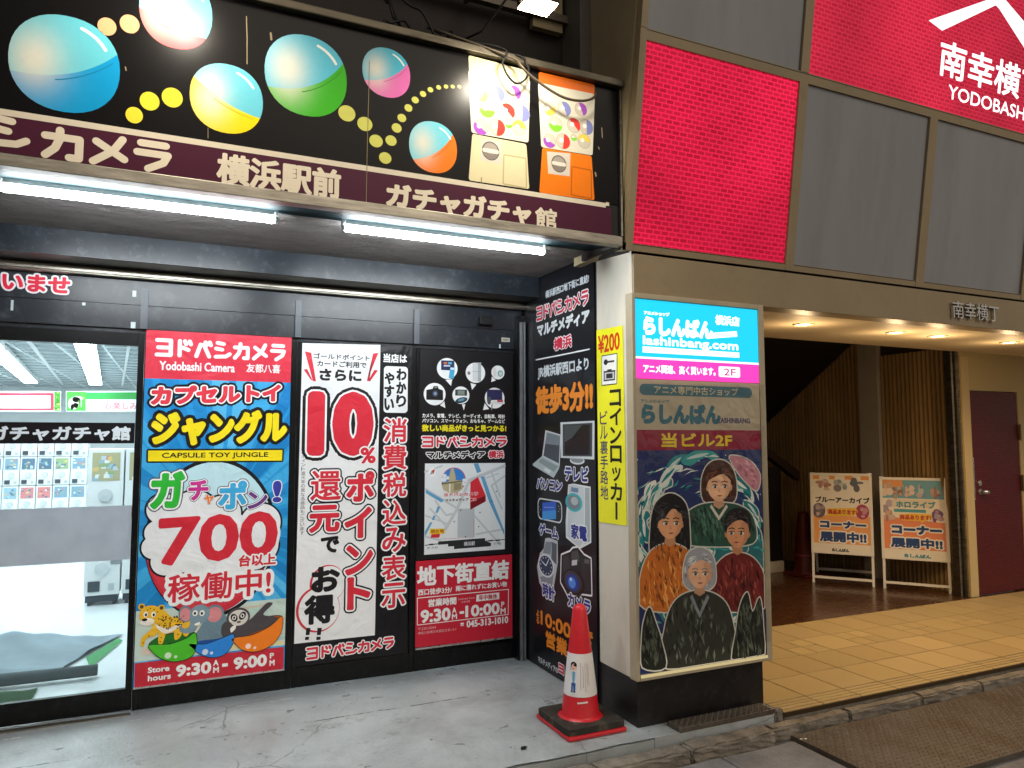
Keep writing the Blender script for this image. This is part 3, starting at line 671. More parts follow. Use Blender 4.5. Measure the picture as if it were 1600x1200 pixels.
# paint scratches on the sign
for pts, wd in (([(385, 26), (386, 60), (386, 100)], 1.5), ([(423, 52), (424, 62)], 3), ([(196, 105), (197, 110)], 2), ([(325, 200), (325, 216)], 1), ([(577, 96), (576, 150), (574, 220), (572, 322)], .9), ([(940, 200), (941, 215)], 2), ([(930, 270), (931, 275)], 3), ([(935, 230), (936, 233)], 2), ([(752, 278), (752, 285)], 1.6)):
    fl = Flat(P_SIGN); fl.line(pts, wd, '#8c7d62', 3.5); fl.build('scratch', M_SIGN, sign)

MB().box(SX0, SX1, 3.56, 3.70, 3.753, 3.795, .006).build('top_rim', pmat('dimmed_rim', '#5f594d', .5, .8, var=.4, scale=9, stretch=(.6, 1, 2), dirt=.8, dscale=4, dirtcol='#15120f'), sign)  # rim darkened and dirtied for the dimness away from the floodlights
mb = MB(); mb.box(SX0, SX1, 3.5975, 3.66, 2.795, 2.849, .003); mb.box(SX1-.012, SX1, 3.592, 3.66, 2.851, 3.752)
mb.build('rim', M_ALU, sign)
MB().box(2.352, SX1-.013, 3.594, 3.604, 2.851, 3.752).build('edge_strip', M_FRAME, sign)
MB().box(SX0, SX1, 3.646, 4.19, 3.70, 3.752).build('sign_top', M_DARK, sign)
MB().box(2.355, 2.378, 3.66, 4.05, 2.80, 3.75).build('sign_end', M_DARK, sign)
# ================================================================ LAMPS OF THE SHOP
M_TUBE = emat('led_tube', '#f4fbff', TUBE_E)
for i, (x0, x1, lab) in enumerate(((-.765, .438, 'lit white LED tube under the soffit, the one above the toy shop entrance glass'), (.795, 2.02, 'lit white LED tube under the soffit, the one beside the black return panel'))):
    t = empty('tube_light', ((x0+x1)/2, 3.93, 2.80), lab, 'tube light', 'LED tube lights under the soffit')
    mb = MB(); mb.tube([(x0+.004, 3.93, 2.797), (x0+.012, 3.93, 2.797), (x1-.012, 3.93, 2.797), (x1-.004, 3.93, 2.797)], [.012, .018, .018, .012], 16); mb.build('tube', M_TUBE, t, smooth=False)
    mb = MB(); mb.box(x0+.01, x1-.01, 3.915, 3.945, 2.8165, 2.853); mb.tube([(x0-.012, 3.93, 2.797), (x0+.003, 3.93, 2.797)], .017, 16); mb.tube([(x1-.003, 3.93, 2.797), (x1+.012, 3.93, 2.797)], .017, 16); mb.box(x0-.012, x0+.003, 3.92, 3.94, 2.815, 2.853); mb.box(x1-.003, x1+.012, 3.92, 3.94, 2.815, 2.853)
    mb.build('holder', pmat('white_plastic', '#dfe2e0', .4, var=.05), t)
def floodlight(x, lab):
    c = np.array([x, 3.15, 3.825]); t = empty('floodlight', c, lab, 'floodlight', 'floodlights above the fascia sign')
    d = np.array([0, .03, -1.]); d /= np.linalg.norm(d); sx = np.array([1., 0, 0]); up = np.cross(d, sx)
    Pf = Plane(c, sx, up); k = 1 if (Pf.n@d) > 0 else -1
    mb = MB(); mb.pbox(Pf, -.085, .085, -.065, .065, -.05*k, -.004*k); 
    for i in range(7): a = -.07+i*.0233; mb.pbox(Pf, a-.003, a+.003, -.05, .05, -.075*k, -.05*k)
    mb.build('housing', M_BLACK, t)
    MB().pbox(Pf, -.082, .082, -.062, .062, -.003*k, .003*k).build('lens', emat('flood_lens', '#ffe9c4', 60.), t)
    mb = MB(); mb.tube([c-d*.06, (x, 3.14, 3.95), (x, 3.32, 4.10), (x, 4.18, 4.43)], .011); mb.tube([c+sx*.095, c+sx*.095-d*.07, c-sx*.095-d*.07, c-sx*.095], .007); mb.build('arm', pmat('old_steel', '#5d564d', .55, .4), t)
    mb = MB(); mb.tube([(x-.06, 3.15, 3.90), (x-.1, 3.3, 3.93), (x-.16, 3.5, 3.84), (x-.2, 3.75, 3.90), (x-.25, 4.18, 4.2)], .006); mb.build('power_cord', M_BLACK, t)
    la = bpy.data.lights.new('flood_lamp', 'SPOT'); la.energy = FLOOD_W; la.color = (1, .92, .78); la.spot_size = math.radians(150); la.spot_blend = .7; la.shadow_soft_size = .06
    lo = bpy.data.objects.new('lamp', la); COL.objects.link(lo); lo.parent = t
    lo.location = Vector(d*.02); lo.rotation_euler = Vector((0, .5, -.86)).to_track_quat('-Z', 'Y').to_euler(); return t
floodlight(1.59, 'lit black floodlight on an arm over the two printed toy machines')
floodlight(-.02, 'lit black floodlight on an arm over the red printed capsule')
# cable in front of the sign, and a loop for cable shadow
def sgn(x, y, Y): p = fy(*Z([(x, y)])[0], Y); return p
def smooth(pts, n=6):
    pts = [np.array(p, float) for p in pts]; P = [2*pts[0]-pts[1]]+pts+[2*pts[-1]-pts[-2]]; o = []
    for i in range(1, len(P)-2):
        for k in range(n):
            t = k/n; a, b, c, d = P[i-1:i+3]; o.append(.5*((2*b)+(c-a)*t+(2*a-5*b+4*c-d)*t*t+(3*b-a-3*c+d)*t**3))
    return o+[pts[-1]]
o = MB().tube(smooth([(1.2, 3.62, 3.86), sgn(350, 130, 3.53), sgn(430, 195, 3.50), sgn(500, 265, 3.5), sgn(640, 370, 3.5), sgn(760, 432, 3.5), sgn(880, 450, 3.52), sgn(962, 425, 3.56), sgn(975, 380, 3.62)]), .0075, 8).build('hanging_cable', pmat('grey_cable', '#5a4f42', .45, .3, var=.2), smooth=True)
tag(o, 'thick cable sagging across the orange printed toy machine', 'cable')
o = MB().tube(smooth([(1.0, 3.70, 3.83), sgn(270, 60, 3.54), sgn(300, 180, 3.53), sgn(340, 270, 3.53), sgn(400, 325, 3.53), sgn(460, 300, 3.53), sgn(490, 240, 3.54), sgn(470, 180, 3.55), sgn(400, 120, 3.56), (1.35, 3.72, 3.84)]), .006, 8).build('shadow_loop', M_BLACK, smooth=True)  # dark loop laid along the shadow the cables cast on the sign
tag(o, 'thin dark loop standing for cable shadow over the cream printed toy machine', 'cable')
mb = MB()
for i in range(7):
    a = random.random()*6; pts = []
    for k in range(16): t = k/15; pts.append((.85+.75*t+.12*math.sin(a+t*5+i), 3.85+.1*math.sin(a*2+t*4), 3.83+.09*math.sin(a+t*7)+.05*random.random()+.25*(1-t)*(i % 2)))
    mb.tube(smooth(pts, 3), .008, 6)
o = mb.build('cable_bundle', M_BLACK, smooth=True); tag(o, 'tangled bundle of black cables lying on top of the fascia sign', 'cables')

# ================================================================ POSTER 1 : red and blue
M_POST = print_mat('poster_ink', .40, wrinkle=.6, wscale=6, wdist=.03)
M_POST2 = print_mat('poster_ink_smooth', .38, wrinkle=.12, wscale=4, wdist=.02)
G1 = 'tall posters on the sliding doors'
Pd = P_DOOR; Rr, Wt = '#d9364a', '#eef0f2'
q1 = [(227, 515), (457, 527.5), (443, 1045), (210, 1075)]
u0, u1, v0, v1 = Pd.rect(q1)
p1 = sheet('poster', Pd, [(u0, v0), (u1, v0), (u1, v1), (u0, v1)], '#2a97d8', M_POST, uv=True, label='blue and red capsule toy poster with cartoon animals in bowls and the number 700', cat='poster', group=G1)
u0, u1, v0, v1 = Pd.rect(q1)
fl = Flat(Pd)
cu, cv = (u0+u1)/2, 1.1                      # sunburst
for k in range(40):
    a = 2*math.pi*k/40; da = math.pi/40*random.uniform(.5, 1.1); col = random.choice(['#3fa9e2', '#2189cc', '#57b7e8', '#1c7fc3'])
    q = []
    for t in (a-da, a+da):
        c, s = math.cos(t), math.sin(t); L = min((u1-cu)/abs(c) if abs(c) > 1e-6 else 9, ((v1-cv) if s > 0 else (cv-v0))/abs(s) if abs(s) > 1e-6 else 9)*.999; q.append((cu+c*L, cv+s*L))
    fl.polyuv([(cu, cv)]+q, col, .5+random.random()*.3)
vr = Pd.uv(227, 591)[1]; fl.polyuv([(u0, vr), (u1, vr), (u1, v1), (u0, v1)], Rr, 1)
# pale jungle band at the bottom
vj = Pd.uv(330, 945)[1]; vb = Pd.uv(330, 1021)[1]
fl.polyuv([(u0, vb), (u1, vb), (u1, vj), (u0, vj)], '#c3d7cf', .9)
for k in range(26):
    x = random.uniform(u0, u1-.1); y = random.uniform(vb, vj-.05); q = [(x, y), (min(u1, x+random.uniform(.1, .3)), y+random.uniform(-.02, .03)), (min(u1, x+random.uniform(.1, .25)), y+random.uniform(.03, .06)), (x, y+.04)]
    fl.polyuv(q, random.choice(['#e6d7a2', '#bcd9cf', '#cfc6b4', '#e7e0c8', '#a9cfd2', '#d9c9b9']), 1+random.random()*.3)
fl.poly([(210.5, 1036.5), (443.6, 1010.5), (443, 1045), (210, 1075)], '#c32c3c', 1.4)
fl.build('background_print', M_POST, p1)
fl = Flat(Pd)
fl.wordmark('ヨドバシカメラ', 241, 449, 344, 533, 561, Wt, 2, .105)
fl.text('Yodobashi Camera', 249, 367, 308, 566, 580, Wt, 2, .03)
fl.text('友都八喜', 385, 438, 411, 569, 582.5, Wt, 2, .02)
fl.text('カプセルトイ', 236, 439, 337, 601, 630, '#e03b4a', 2, .07, [(.19, '#15131a'), (.07, '#f1f1f3')], slope=.05)
fl.text('ジャングル', 236, 449, 343, 641, 695, '#f3dd1e', 2, .06, [(.10, '#15131a')], slope=.02)
q = Pd.uvs([(231.5, 704), (441.2, 703.2), (440.6, 719.6), (231.2, 720.8)]); fl.fat(q, .010, '#15131a', 2); fl.polyuv(q, '#f3dd1e', 3)
fl.text('CAPSULE TOY JUNGLE', 253, 419, 336, 707, 717, '#15131a', 4, .03)
fl.build('lettering', M_POST, p1)
# big capsule with a cloud in it
fl = Flat(Pd)
fl.ell(226, 432, 716, 966, '#16141a', 1.5, 60); fl.ell(231, 427, 722, 960, '#bfe3ee', 2, 60)
c0 = Pd.uv(329, 841); er = (Pd.uv(427, 841)[0]-Pd.uv(231, 841)[0])/2; ev = (Pd.uv(329, 722)[1]-Pd.uv(329, 960)[1])/2
fl.polyuv([(c0[0]+er*math.cos(t), c0[1]+ev*math.sin(t)) for t in np.linspace(math.pi*1.03, math.pi*1.97, 40)], '#c9303f', 2.4)
fl.polyuv([(c0[0]+er*.93*math.cos(t)-.01, c0[1]+ev*.9*math.sin(t)-.015) for t in np.linspace(math.pi*1.1, math.pi*1.9, 40)], '#d23a48', 2.7)
Y5 = lambda x, y: (200+x/5.454, 700+y/5.454)
cl = [(300, 520, 130), (255, 720, 105), (225, 845, 100), (330, 960, 125), (1130, 640, 175), (1110, 830, 175), (800, 560, 160), (560, 560, 200), (480, 800, 260), (800, 800, 280), (640, 990, 130), (900, 970, 140), (1090, 930, 110)]
for g, col, L in ((16, '#16141a', 3), (0, '#e7eaee', 3.5)):
    for i, (x, y, r) in enumerate(cl):
        u, v = Pd.uv(*Y5(x, y)); k = (r+g)/5.454*.00395; fl.elluv(u, v, k, k, col, L+i*.02, 36)
fl.build('capsule_picture', M_POST, p1)
fl = Flat(Pd); O5 = [(.045, Wt), (.075, '#4a5560')]
for ch, a, b, y0, y1, col in (('ガ', 235, 289, 736, 795, '#2fb53a'), ('チ', 294, 326, 750, 782, '#c8348f'), ('ャ', 319, 334, 773, 788, '#ea7a26'), ('ポ', 341, 386, 751, 796, '#3fabdf'), ('ン', 387, 418, 768, 795, '#6c3a83'), ('!', 426, 440, 751, 785, '#3a3f9f')):
    fl.text(ch, a, b, (a+b)/2, y0, y1, col, 5, .05, O5 if ch != '!' else [(.04, Wt)], slope=.0)
fl.text('700', 247, 434, 340, 803, 877, '#cf2c3c', 5, .045, [(.06, '#e7eaee')], slope=.03)
fl.text('台以上', 373, 431, 402, 865.5, 884, '#cf2c3c', 9, .045, [(.12, Wt)])
fl.text('稼働中!', 262, 423, 340, 893, 936, '#cf2c3c', 7, .022, [(.13, Wt)])
fl.text('Store', 231, 264.7, 248, 1041, 1050, Wt, 3, .05); fl.text('hours', 231, 267, 249, 1053.5, 1062.5, Wt, 3, .05)
fl.text('9:30', 275, 330, 302, 1036, 1055, Wt, 3, .06); fl.text('9:00', 365, 417, 391, 1024.5, 1043.5, Wt, 3, .06); fl.text('-', 347, 356, 351.5, 1036.5, 1041.5, Wt, 3, .1)
for ch, a, b, y0, y1 in (('A', 333, 341.5, 1031, 1040), ('M', 333, 342, 1042, 1051), ('P', 421.5, 428, 1020, 1028.5), ('M', 421, 429, 1031, 1040)): fl.text(ch, a, b, (a+b)/2, y0, y1, Wt, 3, .05)
fl.build('headline', M_POST, p1)
# animals sitting in half capsules
Y6 = lambda pts: [(200+x/6.154, 900+y/6.154) for x, y in pts]
def el6(fl, x, y, rx, ry, col, L, rot=0.): u, v = Pd.uv(*Y6([(x, y)])[0]); k = .00395/6.154; fl.elluv(u, v, rx*k, ry*k, col, L, 24, rot)
def blob(fl, pts, col, L, edge=None, ew=5):
    q = Pd.uvs(Y6(pts)); q = [tuple(p) for p in smooth2(q)]
    if edge: fl.fat(q, ew*.00064, edge, L-.5)
    fl.polyuv(q, col, L)
def smooth2(q, n=4):
    q = [np.array(p) for p in q]; m = len(q); o = []
    for i in range(m):
        a, b, c, d = q[i-1], q[i], q[(i+1) % m], q[(i+2) % m]
        for k in range(n): t = k/n; o.append(.5*((2*b)+(c-a)*t+(2*a-5*b+4*c-d)*t*t+(3*b-a-3*c+d)*t**3))
    return o
BK = '#17161a'
fl = Flat(Pd)      # bowls: inside
for pts, col in (([(205, 662), (300, 585), (470, 545), (640, 545), (560, 600), (380, 650)], '#1f6d25'), ([(592, 648), (680, 560), (800, 520), (1000, 560), (900, 600), (740, 650)], '#1c4f96'), ([(1005, 598), (1150, 470), (1330, 395), (1475, 385), (1440, 450), (1250, 540)], '#a3541c')): blob(fl, pts, col, 9, BK, 6)
fl.build('bowl_inside', M_POST, p1)
fl = Flat(Pd); YC = '#e9b62c'     # spotted cat
for pts in ([(240, 500), (275, 560), (190, 595), (165, 625), (150, 680), (120, 660), (135, 590), (200, 530)], [(310, 520), (360, 540), (335, 640), (300, 665), (290, 600)], [(450, 520), (520, 520), (500, 590), (450, 610)], [(530, 470), (600, 500), (570, 575), (530, 560)],
            [(230, 420), (300, 330), (360, 340), (430, 395), (560, 390), (610, 440), (590, 520), (520, 500), (420, 540), (330, 560), (250, 520)]): blob(fl, pts, YC, 10.5+random.random()*.2)
blob(fl, [(250, 450), (300, 520), (380, 550), (520, 470), (500, 460), (380, 500), (300, 480)], '#eee6d8', 11)
for x, y in ((132, 295), (322, 305)): el6(fl, x, y, 30, 30, YC, 11); el6(fl, x, y, 17, 18, '#5a4425', 11.4)
el6(fl, 215, 370, 95, 88, YC, 11.6); el6(fl, 185, 440, 62, 36, '#f1ebdf', 12); el6(fl, 160, 420, 24, 14, BK, 12.5)
for x in (170, 245): el6(fl, x, 368, 20, 27, '#f4f2ec', 12.3); el6(fl, x+3, 372, 10, 15, BK, 12.7)
for k in range(60):
    x, y = random.uniform(290, 540), random.uniform(385, 510)
    if y < 530-(x-290)*.12 and y > 350+abs(x-320)*.12: el6(fl, x, y, random.uniform(5, 8), random.uniform(5, 8), '#3c2c16', 11.9)
for x, y in ((215, 310), (250, 320), (190, 325), (285, 345), (320, 590), (310, 630), (200, 575), (145, 640), (480, 560), (560, 520)): el6(fl, x, y, 6, 6, '#3c2c16', 12.4)
fl.build('leopard_picture', M_POST, p1)
fl = Flat(Pd); GE = '#6d8796'     # elephant
blob(fl, [(760, 400), (900, 350), (960, 430), (950, 560), (860, 600), (700, 620), (600, 650), (590, 600), (660, 540)], GE, 11)
for x, y, r1, r2, rt in ((552, 365, 62, 80, .2), (830, 365, 90, 92, -.2)): el6(fl, x, y, r1, r2, GE, 11.5, rt); el6(fl, x, y+4, r1*.78, r2*.8, '#d78a8e', 11.9, rt)
el6(fl, 690, 365, 92, 92, '#7b95a3', 12.3); blob(fl, [(610, 380), (690, 430), (670, 480), (640, 530), (560, 550), (500, 530), (505, 480), (540, 505), (590, 480)], '#7b95a3', 12.6)
blob(fl, [(640, 460), (690, 440), (685, 465), (650, 475)], '#f1efe6', 13)
for x in (645, 712): el6(fl, x, 355, 24, 28, '#f4f2ec', 12.9); el6(fl, x-2, 358, 11, 15, BK, 13.3)
for x in (585, 605, 625): el6(fl, x, 630, 12, 11, '#e9e6dc', 12.9)
fl.build('elephant_picture', M_POST, p1)
fl = Flat(Pd); SL = '#4c474b'     # sloth
blob(fl, [(980, 480), (1150, 430), (1240, 350), (1330, 260), (1385, 255), (1380, 280), (1300, 370), (1420, 390), (1440, 440), (1250, 530), (1010, 600)], SL, 11)
el6(fl, 1060, 395, 112, 95, SL, 11.6); el6(fl, 1062, 400, 92, 78, '#d9d4cc', 12)
for x, y, rt in ((1020, 400, .5), (1100, 380, -.5)): el6(fl, x, y, 30, 42, BK, 12.4, rt); el6(fl, x, y, 19, 22, '#f2efe8', 12.8); el6(fl, x, y, 10, 13, BK, 13.2)
el6(fl, 1065, 440, 20, 11, '#6b5f5e', 12.6); el6(fl, 960, 530, 62, 100, SL, 12.9, .2); blob(fl, [(985, 500), (1030, 470), (1035, 500), (1010, 530), (990, 540)], '#efece4', 13.3)
fl.build('sloth_picture', M_POST, p1)
fl = Flat(Pd)
for pts, col, d1, d2 in (([(205, 665), (400, 655), (560, 600), (645, 548), (660, 660), (620, 760), (530, 805), (430, 818), (320, 790), (245, 735)], '#4fbf2f', (385, 762, 30), (458, 775, 15)),
                ([(592, 652), (740, 655), (900, 600), (1012, 560), (1010, 640), (950, 730), (880, 770), (790, 778), (700, 750), (630, 700)], '#2f86dd', (742, 728, 28), (803, 738, 15)),
                ([(1005, 600), (1200, 565), (1370, 480), (1478, 388), (1475, 520), (1420, 620), (1330, 690), (1210, 725), (1100, 705), (1035, 650)], '#ef7f22', (1155, 672, 27), (1218, 688, 14))):
    blob(fl, pts, col, 14, BK, 6)
    for x, y, r in (d1, d2): el6(fl, x, y, r, r, mixc(col, '#ffffff', .6), 14.5)
fl.build('bowl_picture', M_POST, p1)
MB().box(u0, u1, 5.098, 5.106, v0-.008, v0+.002).build('poster_rail', M_STEEL, p1)

# ================================================================ POSTER 2 : ten percent
q2 = [(472, 535), (644, 541), (635, 1019), (457, 1043)]
p2 = sheet('poster', Pd, q2, '#141317', M_POST, label='white and black point discount poster with a giant red 10 percent', cat='poster', group=G1)
fl = Flat(Pd); fl.poly([(472.5, 536), (594.5, 539), (585.7, 992.5), (459.5, 1006)], '#e9ebee', 1)
Y4 = lambda pts: [(440+x/4, 520+y/4) for x, y in pts]
RD2 = '#d42f40'; KK = '#1b1a1e'
for q in ([(145, 115), (185, 125), (215, 305), (195, 300)], [(138, 230), (160, 226), (195, 300), (180, 290)], [(605, 125), (572, 130), (548, 300), (533, 302)], [(602, 235), (580, 232), (540, 300), (552, 305)]): fl.poly(Y4(q), RD2, 2)
c = Pd.uv(512, 912); c2 = Pd.uv(497, 952)
for i, (cx, r) in enumerate(((c, .120), (c2, .145))): fl.elluv(cx[0], cx[1], r, r*1.05, '#cf3a48', 2+i*.1, 48)
for i, (cx, r) in enumerate(((c, .112), (c2, .135))): fl.elluv(cx[0]+.007, cx[1], r, r*1.05, '#e9ebee', 2.6+i*.1, 48)
fl.rrect(*[Pd.uv(599.5, 608)[0], Pd.uv(637, 608)[0]], Pd.uv(618, 645)[1], Pd.uv(618, 572.5)[1], .025, '#e9ebee', 2)
fl.build('background_print', M_POST, p2)
fl = Flat(Pd)
fl.text('ゴールドポイント', 490, 577.5, 534, 553.5, 562, KK, 3, .03, res=2); fl.text('カードご利用で', 495.5, 572.5, 534, 564.5, 574, KK, 3, .03, res=2); fl.text('さらに', 499, 565, 532, 577, 595.5, KK, 3, .06)
OW = [(.05, Wt), (.10, KK)]
OWs = [(.028, Wt), (.075, KK)]
fl.text('10', 480, 584, 531, 611, 713, RD2, 3, .075, OWs); fl.text('%', 563, 587, 575, 699, 724, RD2, 6, .05, [(.09, Wt)])
for ch, a, b, y0, y1 in (('ポ', 541, 585, 736, 784), ('イ', 538, 581, 792, 841), ('ン', 539, 583, 851, 898), ('ト', 542, 579, 901, 952), ('還', 485, 533, 735, 782), ('元', 483, 531, 789, 832)): fl.text(ch, a, b, (a+b)/2, y0, y1, RD2, 3, .018 if ch == '還' else .05, OW)
fl.text('で', 501, 530, 515, 838, 864, KK, 3, .06); fl.text('お', 486, 531, 508, 885, 925, KK, 4, .06); fl.text('得', 475, 523, 499, 929, 975, KK, 4, .05); [fl.poly(q, KK, 4) for q in ([(478.5, 981), (485, 981), (483.5, 992), (477.5, 992.5)], [(477, 995), (483, 994.7), (482.5, 999.5), (476.3, 1000)], [(496, 981), (503, 981), (501, 992), (495, 992.5)], [(494.5, 995), (501, 994.7), (500.5, 999.5), (494, 1000)])]
fl.vtext('※一部ポイント還元率の異なる商品もございます', 470, 476.5, 690, 836, '#3d3d42', 2, 0, gap=.15, res=2)
fl.text('当店は', 599, 636, 618, 553, 567, Wt, 3, .04); fl.vtext('わかり', 619, 635, 575, 637, KK, 3, .05); fl.vtext('やすい', 600.5, 616, 581, 642, KK, 3, .05)
fl.vtext('消費税込み表示', 597.5, 634.5, 651, 952, RD2, 3, .022, [(.06, Wt)], gap=.10)
fl.wordmark('ヨドバシカメラ', 478, 617, 547, 1003.5, 1022, '#d6344a', 3, .10, [(.09, Wt)], slope=.015)
fl.build('lettering', M_POST, p2)

# ================================================================ POSTER 3 : route to the main shop
q3 = [(656.5, 546), (801.5, 552), (800.5, 864.5), (650.5, 875.5)]
p3 = sheet('poster', Pd, q3, '#17161a', M_POST2, label='black poster with round product bubbles above a street map', cat='poster', group=G1)
X6 = lambda pts: [(640+x/6, 540+y/6) for x, y in pts]
fl = Flat(Pd); k3 = .0041/6
def ci6(x, y, rx, ry, col, L, rot=0.): u, v = Pd.uv(*X6([(x, y)])[0]); fl.elluv(u, v, rx*k3*1.03, ry*k3, col, L, 32, rot)
for x, y, r, tail in ((353, 215, 115, [(335, 320), (388, 378), (400, 315)]), (617, 255, 112, [(570, 350), (585, 415), (625, 365)]), (828, 252, 78, [(770, 290), (765, 342), (810, 325)]), (235, 455, 120, [(285, 560), (335, 585), (325, 520)]), (481, 465, 96, [(490, 550), (508, 608), (522, 550)]), (797, 492, 116, [(705, 540), (687, 605), (745, 595)])):
    ci6(x, y, r, r, '#eceff1', 2); fl.poly(X6(tail), '#eceff1', 2.3)
pq = lambda q, col, L: fl.poly(X6(q), col, L)
pq([(295, 138), (420, 142), (418, 235), (295, 228)], '#27335a', 3); pq([(320, 155), (350, 155), (350, 175), (320, 175)], '#e0703a', 3.3); pq([(360, 155), (395, 157), (395, 175), (360, 175)], '#57b4d8', 3.3); pq([(320, 183), (380, 184), (380, 196), (320, 196)], '#cfd5e8', 3.3)
pq([(380, 203), (425, 206), (412, 312), (366, 302)], '#45a9d6', 3.6); pq([(385, 206), (423, 209), (420, 228), (382, 224)], '#cfe6f0', 3.8)
pq([(590, 165), (640, 160), (640, 335), (590, 325)], '#d5dade', 3); pq([(640, 160), (670, 158), (670, 338), (640, 335)], '#aab0b6', 3); pq([(590, 240), (670, 242), (670, 246), (590, 244)], '#8d949a', 3.4); ci6(556, 258, 18, 20, '#8a8290', 3.2)
pq([(780, 205), (810, 200), (815, 290), (785, 290)], '#e2dfdc', 3); ci6(850, 262, 32, 36, '#7fa3a5', 3); ci6(852, 264, 20, 24, '#c8dada', 3.3)
pq([(157, 415), (215, 405), (225, 380), (262, 380), (272, 405), (312, 420), (314, 512), (155, 508)], '#1d1c20', 3); ci6(240, 450, 32, 36, '#3d4350', 3.3); ci6(240, 450, 18, 20, '#7d96bd', 3.6); pq([(232, 388), (256, 388), (256, 398), (232, 398)], '#8c8f94', 3.5)
pq([(427, 412), (538, 414), (538, 470), (427, 468)], '#39423f', 3); pq([(450, 420), (515, 421), (515, 462), (450, 461)], '#7d8a86', 3.3); ci6(485, 512, 70, 30, '#2c4250', 3, .25); ci6(485, 508, 40, 14, '#5f96ad', 3.3, .25)
pq([(725, 412), (868, 415), (868, 510), (725, 512)], '#2b2c55', 3); ci6(745, 515, 24, 45, '#54565c', 3.2); pq([(760, 520), (890, 525), (890, 548), (760, 550)], '#dadcde', 3.3); pq([(820, 508), (875, 508), (875, 530), (820, 530)], '#b04a5a', 3.5); pq([(768, 550), (780, 550), (772, 605), (762, 605)], '#8a8d92', 3.3)
fl.build('bubble_picture', M_POST2, p3)
fl = Flat(Pd)
fl.text('カメラ、家電、テレビ、オーディオ、自転車、時計', 659.7, 789, 724, 646.5, 653.5, Wt, 3, .03, res=2, disc=0); fl.text('パソコン、スマートフォン、おもちゃ、ゲームなど', 659.7, 789, 724, 654.5, 661, Wt, 3, .03, res=2, disc=0)
fl.text('欲しい商品がきっと見つかる!', 659, 791, 725, 663.5, 674.5, '#e9dc2a', 3, .045, res=2)
fl.wordmark('ヨドバシカメラ', 658.5, 793, 725, 682, 698.5, '#d6344a', 3, .10, [(.09, Wt)]); fl.text('マルチメディア', 666, 758, 712, 705, 716.5, KK, 3, .06, [(.11, Wt)]); fl.text('横浜', 763, 787, 775, 704, 716, '#d6344a', 3, .05, [(.09, Wt)])
fl.build('lettering', M_POST2, p3)
M7 = lambda pts: [(640+x/7.5, 720+y/7.5) for x, y in pts]
fl = Flat(Pd); pm = lambda q, col, L: fl.poly(M7(q), col, L)
pm([(180, 32), (1120, 25), (1115, 1035), (170, 1102)], '#dfe5ea', 1)
GM = '#c2cad1'
for q, wd in (([(190, 330), (560, 560)], 3.2), ([(180, 130), (380, 60)], 3), ([(1110, 60), (700, 230), (560, 560)], 5), ([(560, 560), (420, 800)], 5), ([(300, 470), (430, 640), (500, 620)], 3), ([(240, 560), (420, 760)], 3), ([(180, 640), (450, 740)], 2.5), ([(720, 600), (1060, 980)], 3), ([(1110, 180), (960, 290), (1080, 560)], 3), ([(960, 130), (1060, 420)], 3), ([(780, 860), (1110, 800)], 3), ([(190, 890), (360, 930)], 3), ([(900, 200), (1040, 150)], 2)): fl.line(M7(q), wd, GM, 1.5)
for q in ([(750, 32), (805, 30), (838, 125), (790, 145)], [(832, 185), (875, 182), (970, 460), (1110, 820), (1108, 870), (930, 480)], [(188, 335), (400, 460), (375, 490), (188, 378)], [(330, 530), (358, 540), (330, 610), (300, 610)], [(280, 640), (305, 645), (285, 695), (258, 690)], [(240, 720), (268, 720), (180, 890), (178, 830)]): pm(q, '#5f9fca', 2)
pm([(565, 560), (760, 560), (760, 890), (560, 900)], '#b9c1c9', 2.2)
pm([(712, 250), (800, 188), (890, 405), (710, 490)], '#d3303d', 2.5); pm([(710, 490), (890, 405), (892, 475), (710, 575)], '#7d1722', 2.6)
def ciM(x, y, rx, ry, col, L): u, v = Pd.uv(*M7([(x, y)])[0]); fl.elluv(u, v, rx*.0041/7.5, ry*.0041/7.5, col, L, 36)
ciM(517, 225, 172, 168, '#c23a4a', 2.6); ciM(517, 225, 163, 159, '#3a7fd0', 3)
for x, y, r in ((410, 175, 30), (400, 220, 40), (640, 230, 32), (625, 270, 30), (450, 200, 28)): ciM(x, y, r, r*.8, '#dfe9f2', 3.3)
pm([(372, 262), (460, 240), (460, 190), (485, 90), (515, 90), (540, 190), (540, 225), (620, 230), (620, 330), (560, 378), (470, 380), (395, 340)], '#b9b08f', 3.6); pm([(462, 270), (478, 268), (478, 375), (462, 372)], '#e9e6da', 3.9); pm([(520, 265), (605, 258), (605, 330), (520, 350)], '#8f8869', 3.9); pm([(372, 262), (620, 230), (620, 245), (375, 280)], '#6e6750', 4)
ciM(265, 130, 55, 60, '#eef0f2', 2); pm([(298, 95), (283, 150), (255, 118)], '#b93248', 2.6); pm([(255, 118), (283, 150), (235, 165)], '#9aa0a6', 2.6)
pm([(335, 945), (885, 905), (885, 935), (955, 965), (952, 1000), (520, 1035), (520, 1000), (450, 1005), (450, 975), (335, 985)], '#2b2d31', 2.6)
for q in ([(180, 990), (335, 972)], [(900, 938), (1115, 922)]): fl.line(M7(q), 1.2, '#2b2d31', 2.4)
for q in ([(232, 982), (275, 978)], [(925, 938), (970, 934)], [(1015, 932), (1055, 928)]): fl.line(M7(q), 2.2, '#17181a', 2.6)
for x0 in range(0, 19): t = x0/19; fl.line(M7([(372+t*380, 915-t*18), (380+t*380, 914.5-t*18)]), .7, '#c2384a', 3)
for x0 in range(0, 14): t = x0/14; fl.line(M7([(752, 890-t*220), (752, 882-t*220)]), .7, '#c2384a', 3)
for x, y in ((598, 578), (824, 606), (522, 712), (809, 772), (655, 890), (1016, 358), (965, 474)): ciM(x, y, 9, 9, '#1b1c1e', 3)
